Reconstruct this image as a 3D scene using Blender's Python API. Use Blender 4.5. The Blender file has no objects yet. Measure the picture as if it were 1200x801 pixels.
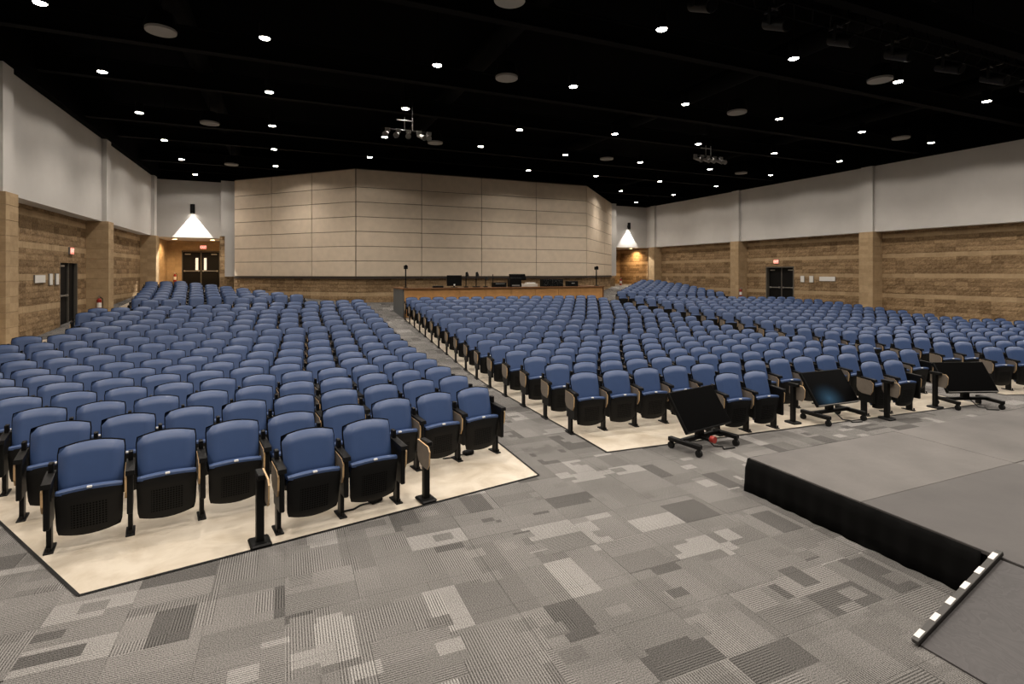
import bpy, math, random
import numpy as np
from mathutils import Vector, Matrix

random.seed(7)
rng = np.random.default_rng(7)
SC = bpy.context.scene
COL = SC.collection

# ------------------------------------------------------------------ camera
YAW = 0.4028
CAM_H = 2.36
FPX = 625.0
cd = bpy.data.cameras.new('camera')
cam = bpy.data.objects.new('camera', cd)
COL.objects.link(cam)
cam.location = (0, 0, CAM_H)
cam.rotation_euler = (math.pi / 2, 0, -YAW)
cd.sensor_fit = 'HORIZONTAL'
cd.sensor_width = 36.0
cd.lens = FPX / 1200 * 36
cd.shift_y = -(400.5 - 320.0) / 1200
cd.clip_start = 0.05
cd.clip_end = 200
SC.camera = cam

# ------------------------------------------------------------------ world, exposure
w = bpy.data.worlds.new('world')
SC.world = w
w.use_nodes = True
w.node_tree.nodes['Background'].inputs[0].default_value = (1.0, 0.9, 0.8, 1)
w.node_tree.nodes['Background'].inputs[1].default_value = 0.01
SC.view_settings.view_transform = 'Standard'
SC.view_settings.look = 'None'
SC.view_settings.exposure = 0.0
SC.view_settings.gamma = 1.0
SC.view_settings.use_curve_mapping = False

LAMP_W = 385.0            # each house downlight, main beam
LAMP_WIDE = 118.0         # and the wide spill below its cut-off
LAMP_COL = (1.0, 0.905, 0.80)
LAMP_ANGLE = 122
LAMP_BLEND = 0.75

# ------------------------------------------------------------------ floor profile
KY = [-60.0, 6.6, 11.0, 12.3, 34.4, 80.0]
KZ = [0.0, 0.0, -0.06, -0.0103, 0.0685 * (34.4 - 12.45), 0.0685 * (34.4 - 12.45)]


def floor_z(y):
    return float(np.interp(y, KY, KZ))


CS, SN = math.cos(YAW), math.sin(YAW)


def to_px(x, y, z):
    xc = CS * x - SN * y
    zc = SN * x + CS * y
    if zc < 0.1:
        return (9e9, 9e9, zc)
    return (600 + FPX * xc / zc, 320 - FPX * (z - CAM_H) / zc, zc)


# ------------------------------------------------------------------ materials
def new_mat(name):
    m = bpy.data.materials.new(name)
    m.use_nodes = True
    nt = m.node_tree
    b = nt.nodes['Principled BSDF']
    return m, nt, b


def plain(name, col, rough=0.5, metal=0.0, var=0.0, scale=8.0, bump=0.0, spec=None, coat=0.0):
    m, nt, b = new_mat(name)
    b.inputs['Roughness'].default_value = rough
    b.inputs['Metallic'].default_value = metal
    if spec is not None:
        b.inputs['Specular IOR Level'].default_value = spec
    if coat:
        b.inputs['Coat Weight'].default_value = coat
    b.inputs['Base Color'].default_value = (*col, 1)
    if var or bump:
        tc = nt.nodes.new('ShaderNodeTexCoord')
        n = nt.nodes.new('ShaderNodeTexNoise')
        n.inputs['Scale'].default_value = scale
        n.inputs['Detail'].default_value = 5
        nt.links.new(tc.outputs['Object'], n.inputs['Vector'])
        if var:
            r = nt.nodes.new('ShaderNodeValToRGB')
            r.color_ramp.elements[0].position = 0.3
            r.color_ramp.elements[1].position = 0.7
            r.color_ramp.elements[0].color = (*[c * (1 - var) for c in col], 1)
            r.color_ramp.elements[1].color = (*[min(1, c * (1 + var)) for c in col], 1)
            nt.links.new(n.outputs['Fac'], r.inputs['Fac'])
            nt.links.new(r.outputs['Color'], b.inputs['Base Color'])
        if bump:
            bp = nt.nodes.new('ShaderNodeBump')
            bp.inputs['Strength'].default_value = bump
            bp.inputs['Distance'].default_value = 0.01
            nt.links.new(n.outputs['Fac'], bp.inputs['Height'])
            nt.links.new(bp.outputs['Normal'], b.inputs['Normal'])
    return m


def emit(name, col, strength):
    m, nt, b = new_mat(name)
    b.inputs['Base Color'].default_value = (*col, 1)
    b.inputs['Emission Color'].default_value = (*col, 1)
    b.inputs['Emission Strength'].default_value = strength
    return m


def math_node(nt, op, a, b=None, clamp=False):
    n = nt.nodes.new('ShaderNodeMath')
    n.operation = op
    n.use_clamp = clamp
    for i, v in enumerate((a, b)):
        if v is None:
            continue
        if isinstance(v, (int, float)):
            n.inputs[i].default_value = v
        else:
            nt.links.new(v, n.inputs[i])
    return n.outputs[0]


def vmath(nt, op, a, b=None):
    n = nt.nodes.new('ShaderNodeVectorMath')
    n.operation = op
    for i, v in enumerate((a, b)):
        if v is None:
            continue
        if isinstance(v, tuple):
            n.inputs[i].default_value = v
        else:
            nt.links.new(v, n.inputs[i])
    return n.outputs[0]


def white(nt, vec):
    n = nt.nodes.new('ShaderNodeTexWhiteNoise')
    n.noise_dimensions = '3D'
    nt.links.new(vec, n.inputs['Vector'])
    return n.outputs['Value']


def carpet_mat():
    m, nt, b = new_mat('woven_carpet')
    g = nt.nodes.new('ShaderNodeNewGeometry')
    P = vmath(nt, 'MULTIPLY', g.outputs['Position'], (1, 1, 0))

    def cells(sx, sy, ox, oy):
        v = vmath(nt, 'ADD', P, (ox, oy, 0.5))
        v = vmath(nt, 'MULTIPLY', v, (1 / sx, 1 / sy, 1))
        return vmath(nt, 'FLOOR', v)
    a = white(nt, cells(0.5, 0.25, 0.0, 0.0))
    c = white(nt, cells(0.25, 0.5, 0.07, 0.11))
    d = white(nt, cells(0.17, 0.125, 0.31, 0.05))
    e = white(nt, cells(0.75, 0.33, 0.4, 0.2))
    sel = math_node(nt, 'GREATER_THAN', white(nt, cells(0.5, 0.5, 0, 0.013)), 0.45)
    mix = nt.nodes.new('ShaderNodeMix')
    nt.links.new(sel, mix.inputs[0])
    nt.links.new(a, mix.inputs[2])
    nt.links.new(c, mix.inputs[3])
    sel2 = math_node(nt, 'GREATER_THAN', d, 0.86)
    mix2 = nt.nodes.new('ShaderNodeMix')
    nt.links.new(sel2, mix2.inputs[0])
    nt.links.new(mix.outputs[0], mix2.inputs[2])
    nt.links.new(e, mix2.inputs[3])
    # tonal steps: mostly mid grey, some dark, some light blocks
    r = nt.nodes.new('ShaderNodeValToRGB')
    r.color_ramp.interpolation = 'CONSTANT'
    el = r.color_ramp.elements
    el[0].position = 0.0
    el[0].color = (0.100, 0.096, 0.092, 1)
    el[1].position = 0.10
    el[1].color = (0.146, 0.140, 0.134, 1)
    for p, cc in ((0.28, (0.163, 0.157, 0.150)), (0.58, (0.178, 0.171, 0.164)), (0.82, (0.198, 0.190, 0.182)), (0.93, (0.262, 0.253, 0.243))):
        x = el.new(p)
        x.color = (*cc, 1)
    nt.links.new(mix2.outputs[0], r.inputs['Fac'])
    # ribs, along X or Y per block
    sep = nt.nodes.new('ShaderNodeSeparateXYZ')
    nt.links.new(P, sep.inputs[0])
    rx = math_node(nt, 'SINE', math_node(nt, 'MULTIPLY', sep.outputs[0], 2 * math.pi / 0.018))
    ry = math_node(nt, 'SINE', math_node(nt, 'MULTIPLY', sep.outputs[1], 2 * math.pi / 0.018))
    mr = nt.nodes.new('ShaderNodeMix')
    nt.links.new(sel, mr.inputs[0])
    nt.links.new(ry, mr.inputs[2])
    nt.links.new(rx, mr.inputs[3])
    ribamp = math_node(nt, 'GREATER_THAN', white(nt, cells(0.25, 0.25, 0.2, 0.9)), 0.5)
    rib = math_node(nt, 'MULTIPLY', mr.outputs[0], math_node(nt, 'ADD', 0.10, math_node(nt, 'MULTIPLY', ribamp, 0.40)))
    no = nt.nodes.new('ShaderNodeTexNoise')
    no.inputs['Scale'].default_value = 150
    no.inputs['Detail'].default_value = 2
    nt.links.new(P, no.inputs['Vector'])
    no2 = nt.nodes.new('ShaderNodeTexNoise')
    no2.inputs['Scale'].default_value = 1.3
    nt.links.new(P, no2.inputs['Vector'])
    grain = math_node(nt, 'MULTIPLY', math_node(nt, 'SUBTRACT', no.outputs['Fac'], 0.5), 3.4)
    stain = math_node(nt, 'MULTIPLY', math_node(nt, 'SUBTRACT', no2.outputs['Fac'], 0.5), 0.5)
    tot = math_node(nt, 'ADD', math_node(nt, 'ADD', math_node(nt, 'ADD', rib, grain), stain), 1.0)
    mx = vmath(nt, 'SCALE', r.outputs['Color'])
    nt.links.new(tot, mx.node.inputs['Scale'])
    nt.links.new(mx, b.inputs['Base Color'])
    b.inputs['Roughness'].default_value = 0.95
    b.inputs['Specular IOR Level'].default_value = 0.1
    bp = nt.nodes.new('ShaderNodeBump')
    bp.inputs['Strength'].default_value = 0.35
    bp.inputs['Distance'].default_value = 0.004
    nt.links.new(tot, bp.inputs['Height'])
    nt.links.new(bp.outputs['Normal'], b.inputs['Normal'])
    return m


def concrete_mat():
    m, nt, b = new_mat('sealed_concrete')
    g = nt.nodes.new('ShaderNodeNewGeometry')
    n = nt.nodes.new('ShaderNodeTexNoise')
    n.inputs['Scale'].default_value = 2.2
    n.inputs['Detail'].default_value = 8
    n.inputs['Roughness'].default_value = 0.65
    n.inputs['Distortion'].default_value = 0.6
    nt.links.new(g.outputs['Position'], n.inputs['Vector'])
    r = nt.nodes.new('ShaderNodeValToRGB')
    el = r.color_ramp.elements
    el[0].position = 0.3
    el[0].color = (0.47, 0.40, 0.305, 1)
    el[1].position = 0.62
    el[1].color = (0.655, 0.59, 0.49, 1)
    nt.links.new(n.outputs['Fac'], r.inputs['Fac'])
    nt.links.new(r.outputs['Color'], b.inputs['Base Color'])
    b.inputs['Roughness'].default_value = 0.38
    return m


def brick_mat(name, c0, c1, bump, scale=14):
    m, nt, b = new_mat(name)
    g = nt.nodes.new('ShaderNodeNewGeometry')
    n = nt.nodes.new('ShaderNodeTexNoise')
    n.inputs['Scale'].default_value = scale
    n.inputs['Detail'].default_value = 6
    n.inputs['Roughness'].default_value = 0.7
    nt.links.new(g.outputs['Position'], n.inputs['Vector'])
    v = vmath(nt, 'FLOOR', vmath(nt, 'MULTIPLY', vmath(nt, 'ADD', g.outputs['Position'], (0.003, 0.003, 0.002)), (1 / 0.4, 1 / 0.4, 1 / 0.1825)))
    wv = white(nt, v)
    f = math_node(nt, 'ADD', math_node(nt, 'MULTIPLY', n.outputs['Fac'], 0.75), math_node(nt, 'MULTIPLY', wv, 0.25))
    r = nt.nodes.new('ShaderNodeValToRGB')
    el = r.color_ramp.elements
    el[0].position = 0.32
    el[0].color = (*c0, 1)
    el[1].position = 0.68
    el[1].color = (*c1, 1)
    nt.links.new(f, r.inputs['Fac'])
    nt.links.new(r.outputs['Color'], b.inputs['Base Color'])
    b.inputs['Roughness'].default_value = 0.9
    b.inputs['Specular IOR Level'].default_value = 0.2
    bp = nt.nodes.new('ShaderNodeBump')
    bp.inputs['Strength'].default_value = bump
    bp.inputs['Distance'].default_value = 0.03
    nt.links.new(n.outputs['Fac'], bp.inputs['Height'])
    nt.links.new(bp.outputs['Normal'], b.inputs['Normal'])
    return m


def perforated_mat():
    """black seat pan with a block of small square dimples"""
    m, nt, b = new_mat('perforated_black_plastic')
    tc = nt.nodes.new('ShaderNodeTexCoord')
    sep = nt.nodes.new('ShaderNodeSeparateXYZ')
    nt.links.new(tc.outputs['Object'], sep.inputs[0])

    def cellmask(o, size, duty):
        fr = math_node(nt, 'FRACT', math_node(nt, 'DIVIDE', math_node(nt, 'ADD', o, 10.0), size))
        return math_node(nt, 'LESS_THAN', fr, duty)
    dx = cellmask(sep.outputs[0], 0.0215, 0.62)
    dz = cellmask(sep.outputs[2], 0.0215, 0.62)
    inx = math_node(nt, 'LESS_THAN', math_node(nt, 'ABSOLUTE', sep.outputs[0]), 0.125)
    z1 = math_node(nt, 'GREATER_THAN', sep.outputs[2], 0.19)
    z2 = math_node(nt, 'LESS_THAN', sep.outputs[2], 0.40)
    f = math_node(nt, 'MULTIPLY', math_node(nt, 'MULTIPLY', dx, dz), math_node(nt, 'MULTIPLY', inx, math_node(nt, 'MULTIPLY', z1, z2)))
    mix = nt.nodes.new('ShaderNodeMix')
    mix.data_type = 'RGBA'
    nt.links.new(f, mix.inputs[0])
    mix.inputs[6].default_value = (0.006, 0.006, 0.006, 1)
    mix.inputs[7].default_value = (0.002, 0.002, 0.002, 1)
    nt.links.new(mix.outputs[2], b.inputs['Base Color'])
    b.inputs['Roughness'].default_value = 0.55
    nt.links.new(math_node(nt, 'MULTIPLY', math_node(nt, 'SUBTRACT', 1.0, math_node(nt, 'MULTIPLY', f, 0.75)), 0.2), b.inputs['Specular IOR Level'])
    bp = nt.nodes.new('ShaderNodeBump')
    bp.inputs['Strength'].default_value = 0.8
    bp.inputs['Distance'].default_value = -0.004
    nt.links.new(f, bp.inputs['Height'])
    nt.links.new(bp.outputs['Normal'], b.inputs['Normal'])
    return m


def plywood_mat(name, c0, c1, sx, sy, grain=0.05):
    m, nt, b = new_mat(name)
    tc = nt.nodes.new('ShaderNodeTexCoord')
    mp = nt.nodes.new('ShaderNodeMapping')
    mp.inputs['Scale'].default_value = (sx, sy, 1)
    nt.links.new(tc.outputs['Object'], mp.inputs['Vector'])
    n = nt.nodes.new('ShaderNodeTexNoise')
    n.inputs['Scale'].default_value = 2.5
    n.inputs['Detail'].default_value = 4
    n.inputs['Distortion'].default_value = 1.2
    nt.links.new(mp.outputs['Vector'], n.inputs['Vector'])
    s = math_node(nt, 'FRACT', math_node(nt, 'MULTIPLY', n.outputs['Fac'], 9.0))
    n2 = nt.nodes.new('ShaderNodeTexNoise')
    n2.inputs['Scale'].default_value = 1.2
    n2.inputs['Detail'].default_value = 6
    nt.links.new(tc.outputs['Object'], n2.inputs['Vector'])
    f = math_node(nt, 'ADD', math_node(nt, 'MULTIPLY', s, grain), math_node(nt, 'MULTIPLY', n2.outputs['Fac'], 1.0 - grain))
    r = nt.nodes.new('ShaderNodeValToRGB')
    r.color_ramp.elements[0].position = 0.25
    r.color_ramp.elements[0].color = (*c0, 1)
    r.color_ramp.elements[1].position = 0.75
    r.color_ramp.elements[1].color = (*c1, 1)
    nt.links.new(f, r.inputs['Fac'])
    nt.links.new(r.outputs['Color'], b.inputs['Base Color'])
    b.inputs['Roughness'].default_value = 0.6
    return m


M = {}
M['carpet'] = carpet_mat()
M['concrete'] = concrete_mat()
M['rough_brick'] = brick_mat('split_face_block', (0.165, 0.105, 0.055), (0.40, 0.275, 0.155), 0.9)
M['smooth_brick'] = brick_mat('honed_block', (0.38, 0.27, 0.155), (0.50, 0.365, 0.22), 0.15, 6)
M['mortar'] = plain('mortar', (0.36, 0.27, 0.17), 0.9, var=0.15)
M['white'] = plain('white_wall_paint', (0.60, 0.58, 0.555), 0.85, var=0.03, scale=1.5)
M['fabric'] = plain('oatmeal_panel_fabric', (0.70, 0.59, 0.465), 0.95, var=0.05, scale=3, bump=0.05, spec=0.1)
M['joint'] = plain('dark_joint', (0.10, 0.075, 0.055), 0.9)
M['ledge'] = plain('dark_brown_ledge', (0.035, 0.024, 0.018), 0.7)
M['ceiling'] = plain('black_ceiling_paint', (0.001, 0.001, 0.001), 0.95, spec=0.03)
M['beam'] = plain('black_beam_paint', (0.0018, 0.0017, 0.0016), 0.85, spec=0.08)
M['vinyl'] = plain('blue_vinyl', (0.042, 0.078, 0.185), 0.42, var=0.06, scale=5, spec=0.5)
M['shell'] = plain('black_plastic', (0.0035, 0.0035, 0.0035), 0.5, spec=0.2)
M['pan'] = perforated_mat()
M['steel'] = plain('black_powder_coat', (0.004, 0.004, 0.004), 0.45, spec=0.22)
M['laminate'] = plain('grey_brown_laminate', (0.16, 0.135, 0.11), 0.45, var=0.08, scale=12)
M['plyedge'] = plain('tan_ply_edge', (0.62, 0.42, 0.22), 0.5)
M['badge'] = plain('silver_badge', (0.75, 0.75, 0.75), 0.35)
M['stage_a'] = plywood_mat('worn_grey_deck', (0.074, 0.069, 0.066), (0.162, 0.151, 0.143), 1, 1)
M['stage_b'] = plywood_mat('dark_grey_deck', (0.058, 0.054, 0.053), (0.100, 0.093, 0.090), 1, 1)
M['ramp'] = plywood_mat('grey_stained_plywood', (0.042, 0.039, 0.040), (0.088, 0.082, 0.084), 3, 1.2, 0.22)
M['skirt'] = plain('black_skirt_cloth', (0.004, 0.004, 0.004), 0.95, spec=0.1)
M['tape'] = plain('white_tape', (0.85, 0.83, 0.80), 0.6)
M['bar'] = plain('grey_bar_paint', (0.06, 0.057, 0.054), 0.6)
M['woodface'] = plain('orange_oak_veneer', (0.52, 0.27, 0.10), 0.4, var=0.12, scale=4)
M['woodtop'] = plain('dark_oak_top', (0.16, 0.07, 0.025), 0.4, var=0.1)
M['greyend'] = plain('grey_laminate_end', (0.085, 0.095, 0.10), 0.5, var=0.1, scale=20)
M['screen'] = plain('black_glass_screen', (0.0010, 0.0010, 0.0011), 0.45, spec=0.02)
M['bezel'] = plain('black_bezel', (0.003, 0.003, 0.003), 0.45, spec=0.15)
M['rubber'] = plain('black_rubber', (0.007, 0.007, 0.007), 0.7, spec=0.3)
M['red'] = plain('red_enamel', (0.32, 0.022, 0.015), 0.4)
M['paper'] = plain('white_paper', (0.8, 0.78, 0.74), 0.7)
M['doorblack'] = plain('black_door_paint', (0.004, 0.0036, 0.0033), 0.6, spec=0.2)
M['doorframe'] = plain('grey_door_frame', (0.10, 0.09, 0.075), 0.5)
M['chrome'] = plain('brushed_steel', (0.55, 0.53, 0.50), 0.35, metal=0.9)
M['glass'] = emit('backlit_glass_lite', (0.9, 0.86, 0.78), 0.55)
M['grille'] = plain('grey_speaker_grille', (0.28, 0.27, 0.255), 0.85)
M['silver'] = plain('grey_fixture_paint', (0.22, 0.21, 0.20), 0.45)
M['lens'] = emit('lit_lens', (1.0, 0.93, 0.82), 40.0)
M['lens_warm'] = emit('lit_warm_lens', (1.0, 0.72, 0.40), 25.0)
M['exit_face'] = emit('exit_sign_face', (0.95, 0.30, 0.22), 0.75)
M['exit_letter'] = emit('exit_sign_letter', (1.0, 0.75, 0.65), 1.0)
M['beige_case'] = plain('pale_equipment_case', (0.55, 0.50, 0.43), 0.5)
M['cable'] = plain('black_cable', (0.01, 0.01, 0.01), 0.6)


def painted_reflection_mat():
    """black screen; a dim emissive blue patch, lower left, stands in for a reflection"""
    m, nt, b = new_mat('painted_blue_reflection_screen')
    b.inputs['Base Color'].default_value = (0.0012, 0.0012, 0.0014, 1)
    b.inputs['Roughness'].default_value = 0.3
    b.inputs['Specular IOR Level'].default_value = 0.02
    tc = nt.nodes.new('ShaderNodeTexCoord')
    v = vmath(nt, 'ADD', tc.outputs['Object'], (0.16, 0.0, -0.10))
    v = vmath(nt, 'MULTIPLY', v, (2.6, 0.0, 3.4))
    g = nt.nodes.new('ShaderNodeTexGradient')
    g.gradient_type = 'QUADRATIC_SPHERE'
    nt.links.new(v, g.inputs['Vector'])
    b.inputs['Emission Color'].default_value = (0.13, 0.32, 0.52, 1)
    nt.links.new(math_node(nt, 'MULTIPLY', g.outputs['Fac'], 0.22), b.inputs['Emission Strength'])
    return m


M['reflection_screen'] = painted_reflection_mat()


# ------------------------------------------------------------------ mesh builder
class MB:
    def __init__(self):
        self.v, self.f, self.m, self.s = [], [], [], []

    def add(self, verts, faces, mat=0, smooth=False):
        o = len(self.v)
        self.v += [tuple(map(float, p)) for p in verts]
        for fc in faces:
            self.f.append(tuple(i + o for i in fc))
            self.m.append(mat)
            self.s.append(smooth)
        return self

    def box(self, x0, x1, y0, y1, z0, z1, mat=0, c=0.0):
        if c <= 0:
            v = [(x, y, z) for z in (z0, z1) for y in (y0, y1) for x in (x0, x1)]
            f = [(0, 2, 3, 1), (4, 5, 7, 6), (0, 1, 5, 4), (2, 6, 7, 3), (0, 4, 6, 2), (1, 3, 7, 5)]
            return self.add(v, f, mat)
        # chamfered box: three inset copies of the 8 corners
        X, Y, Z = (x0, x1), (y0, y1), (z0, z1)
        v, idx = [], {}
        for i in (0, 1):
            for j in (0, 1):
                for k in (0, 1):
                    sx, sy, sz = (1 - 2 * i) * c, (1 - 2 * j) * c, (1 - 2 * k) * c
                    for ax, p in (('x', (X[i], Y[j] + sy, Z[k] + sz)), ('y', (X[i] + sx, Y[j], Z[k] + sz)), ('z', (X[i] + sx, Y[j] + sy, Z[k]))):
                        idx[(i, j, k, ax)] = len(v)
                        v.append(p)
        q = lambda *a: tuple(idx[t] for t in a)
        f = []
        for i in (0, 1):
            a = [(i, 0, 0, 'x'), (i, 1, 0, 'x'), (i, 1, 1, 'x'), (i, 0, 1, 'x')]
            f.append(q(*(a if i else a[::-1])))
            a = [(0, i, 0, 'y'), (1, i, 0, 'y'), (1, i, 1, 'y'), (0, i, 1, 'y')]
            f.append(q(*(a if not i else a[::-1])))
            a = [(0, 0, i, 'z'), (1, 0, i, 'z'), (1, 1, i, 'z'), (0, 1, i, 'z')]
            f.append(q(*(a if i else a[::-1])))
        for i in (0, 1):
            for j in (0, 1):
                a = [(i, j, 0, 'x'), (i, j, 0, 'y'), (i, j, 1, 'y'), (i, j, 1, 'x')]
                f.append(q(*(a if (i + j) % 2 else a[::-1])))
                a = [(i, 0, j, 'x'), (i, 0, j, 'z'), (i, 1, j, 'z'), (i, 1, j, 'x')]
                f.append(q(*(a if (i + j) % 2 == 0 else a[::-1])))
                a = [(0, i, j, 'y'), (0, i, j, 'z'), (1, i, j, 'z'), (1, i, j, 'y')]
                f.append(q(*(a if (i + j) % 2 else a[::-1])))
        for i in (0, 1):
            for j in (0, 1):
                for k in (0, 1):
                    a = [(i, j, k, 'x'), (i, j, k, 'y'), (i, j, k, 'z')]
                    f.append(q(*(a if (i + j + k) % 2 else a[::-1])))
        return self.add(v, f, mat)

    def tube(self, p0, p1, r0, r1=None, n=12, mat=0, caps=True, smooth=True):
        r1 = r0 if r1 is None else r1
        p0, p1 = Vector(p0), Vector(p1)
        d = (p1 - p0).normalized()
        a = d.orthogonal().normalized()
        b = d.cross(a)
        v = []
        for p, r in ((p0, r0), (p1, r1)):
            for i in range(n):
                t = 2 * math.pi * i / n
                v.append(p + (a * math.cos(t) + b * math.sin(t)) * r)
        self.add(v, [(i, (i + 1) % n, n + (i + 1) % n, n + i) for i in range(n)], mat, smooth)
        if caps:
            self.add(v, [tuple(reversed(range(n))), tuple(range(n, 2 * n))], mat)
        return self

    def prism_x(self, pts, x0, x1, mat_face=0, mat_edge=0):
        """polygon in (y, z) extruded along x"""
        n = len(pts)
        v = [(x0, y, z) for y, z in pts] + [(x1, y, z) for y, z in pts]
        self.add(v, [tuple(range(n)), tuple(reversed(range(n, 2 * n)))], mat_face)
        self.add(v, [(i, n + i, n + (i + 1) % n, (i + 1) % n) for i in range(n)], mat_edge)
        return self

    def mesh(self, name, mats):
        me = bpy.data.meshes.new(name)
        me.from_pydata(self.v, [], self.f)
        for m in mats:
            me.materials.append(m)
        me.polygons.foreach_set('material_index', self.m)
        me.polygons.foreach_set('use_smooth', self.s)
        me.update()
        return me


def link(name, data, parent=None, loc=(0, 0, 0), rz=0.0, scale=None, **props):
    o = bpy.data.objects.new(name, data)
    COL.objects.link(o)
    o.location = loc
    if isinstance(rz, (tuple, list)):
        o.rotation_euler = rz
    else:
        o.rotation_euler = (0, 0, rz)
    if scale:
        o.scale = scale
    if parent is not None:
        o.parent = parent
    for k, val in props.items():
        o[k] = val
    return o


def thing(name, label, cat, loc=(0, 0, 0), rz=0.0, group=None, scale=None):
    o = link(name, None, None, loc, rz, scale, label=label, category=cat)
    o.empty_display_size = 0.1
    if group:
        o['group'] = group
    return o


def fix_normals(me):
    import bmesh
    bm = bmesh.new()
    bm.from_mesh(me)
    bmesh.ops.recalc_face_normals(bm, faces=bm.faces)
    bm.to_mesh(me)
    bm.free()
    return me


def joined(name, items, mats):
    """items: (mesh, matrix4) -> one mesh; materials looked up by name in mats"""
    order = {m.name: i for i, m in enumerate(mats)}
    V, LI, LS, MI, SM = [], [], [], [], []
    cache = {}
    off = 0
    lo = 0
    for me, mx in items:
        if me.name not in cache:
            nv = len(me.vertices)
            co = np.empty(nv * 3, np.float32)
            me.vertices.foreach_get('co', co)
            li = np.empty(len(me.loops), np.int32)
            me.loops.foreach_get('vertex_index', li)
            ls = np.empty(len(me.polygons), np.int32)
            me.polygons.foreach_get('loop_start', ls)
            mi = np.empty(len(me.polygons), np.int32)
            me.polygons.foreach_get('material_index', mi)
            remap = np.array([order[m.name] for m in me.materials], np.int32)
            sm = np.empty(len(me.polygons), bool)
            me.polygons.foreach_get('use_smooth', sm)
            cache[me.name] = (co.reshape(-1, 3), li, ls, remap[mi], sm)
        co, li, ls, mi, sm = cache[me.name]
        A = np.array(mx, np.float32)
        V.append(co @ A[:3, :3].T + A[:3, 3])
        LI.append(li + off)
        LS.append(ls + lo)
        MI.append(mi)
        SM.append(sm)
        off += len(co)
        lo += len(li)
    out = bpy.data.meshes.new(name)
    V, LI, LS, MI, SM = map(np.concatenate, (V, LI, LS, MI, SM))
    out.vertices.add(len(V))
    out.vertices.foreach_set('co', V.ravel())
    out.loops.add(len(LI))
    out.loops.foreach_set('vertex_index', LI)
    out.polygons.add(len(LS))
    out.polygons.foreach_set('loop_start', LS)
    for m in mats:
        out.materials.append(m)
    out.polygons.foreach_set('material_index', MI)
    out.polygons.foreach_set('use_smooth', SM)
    out.update(calc_edges=True)
    out.validate()
    return out


def xf(loc, rz=0.0, sc=(1, 1, 1)):
    return Matrix.Translation(loc) @ Matrix.Rotation(rz, 4, 'Z') @ Matrix.Diagonal((*sc, 1))


ORD = ['zeroth', 'first', 'second', 'third', 'fourth', 'fifth', 'sixth', 'seventh', 'eighth', 'ninth', 'tenth', 'eleventh', 'twelfth',
       'thirteenth', 'fourteenth', 'fifteenth', 'sixteenth', 'seventeenth', 'eighteenth', 'nineteenth', 'twentieth', 'twenty-first', 'twenty-second', 'twenty-third']

# ------------------------------------------------------------------ setting: dimensions
XL, XR = -6.25, 25.29             # faces of the white upper walls
BL, BR = -6.72, 25.76             # faces of the block work below
ZB, ZT = 4.29, 7.35               # top of block, top of white wall
YBACK = 33.3
COLY = (16.2, 24.15, 32.1)
PANEL_L, PANEL_R, PANEL_Y = 3.12, 15.8, 26.3
WING_L, WING_R = (-2.46, 32.2), (21.4, 32.2)

# ---- floor
ys = [-8.0, 6.6, 11.0, 12.3, 34.4, 40.0]
fm = MB()
for a, b in zip(ys[:-1], ys[1:]):
    za, zb_ = floor_z(a) - 0.009, floor_z(b) - 0.009
    fm.add([(-9, a, za), (29, a, za), (29, b, zb_), (-9, b, zb_)], [(0, 1, 2, 3)])
floor = link('floor', fm.mesh('floor', [M['carpet']]), kind='structure', label='grey patterned carpet floor rising towards the back of the hall', category='floor')


def clip_band(poly, y0, y1):
    def cut(ps, inside, t):
        out = []
        for i in range(len(ps)):
            a, b = ps[i], ps[(i + 1) % len(ps)]
            ia, ib = inside(a), inside(b)
            if ia:
                out.append(a)
            if ia != ib:
                k = (t - a[1]) / (b[1] - a[1])
                out.append((a[0] + k * (b[0] - a[0]), t))
        return out
    ps = cut(poly, lambda p: p[1] >= y0, y0)
    return cut(ps, lambda p: p[1] <= y1, y1) if ps else []


def floor_poly(mb, poly, dz, mat=0):
    for a, b in zip(KY[:-1], KY[1:]):
        ps = clip_band(poly, a, b)
        if len(ps) >= 3:
            mb.add([(x, y, floor_z(y) + dz) for x, y in ps], [tuple(range(len(ps)))], mat)


def strip(mb, p0, p1, wdt, dz, mat=0):
    d = Vector((p1[0] - p0[0], p1[1] - p0[1]))
    n = Vector((-d.y, d.x)).normalized() * wdt / 2
    floor_poly(mb, [(p0[0] - n.x, p0[1] - n.y), (p1[0] - n.x, p1[1] - n.y), (p1[0] + n.x, p1[1] + n.y), (p0[0] + n.x, p0[1] + n.y)], dz, mat)


SLABS = [
    [(-1.39, 4.83), (2.73, 5.60), (2.74, 7.0), (2.98, 21.0), (-5.9, 19.6), (-6.6, 19.0), (-6.6, 13.0)],
    [(3.90, 5.97), (11.55, 5.53), (11.75, 6.9), (12.95, 19.2), (4.30, 20.95)],
    [(12.85, 5.75), (22.9, 2.6), (23.3, 17.4), (14.3, 20.1)],
    [(-6.3, 21.9), (0.85, 22.3), (-4.3, 30.4), (-6.3, 30.4)],
    [(14.7, 21.6), (20.8, 20.2), (23.2, 29.0), (20.0, 29.4)],
]
for i, poly in enumerate(SLABS):
    mb = MB()
    floor_poly(mb, poly, 0.004)
    link('concrete_slab', mb.mesh('concrete_slab', [M['concrete']]), floor, label='cream sealed concrete under the seats')
    mb = MB()
    for j in range(len(poly)):
        strip(mb, poly[j], poly[(j + 1) % len(poly)], 0.026, 0.008)
    link('edge_strip', mb.mesh('edge_strip', [M['rubber']]), floor, label='thin dark carpet edging strip')


def in_poly(x, y, poly):
    c = False
    for i in range(len(poly)):
        (x0, y0), (x1, y1) = poly[i], poly[i - 1]
        if (y0 > y) != (y1 > y) and x < (x1 - x0) * (y - y0) / (y1 - y0) + x0:
            c = not c
    return c


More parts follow.
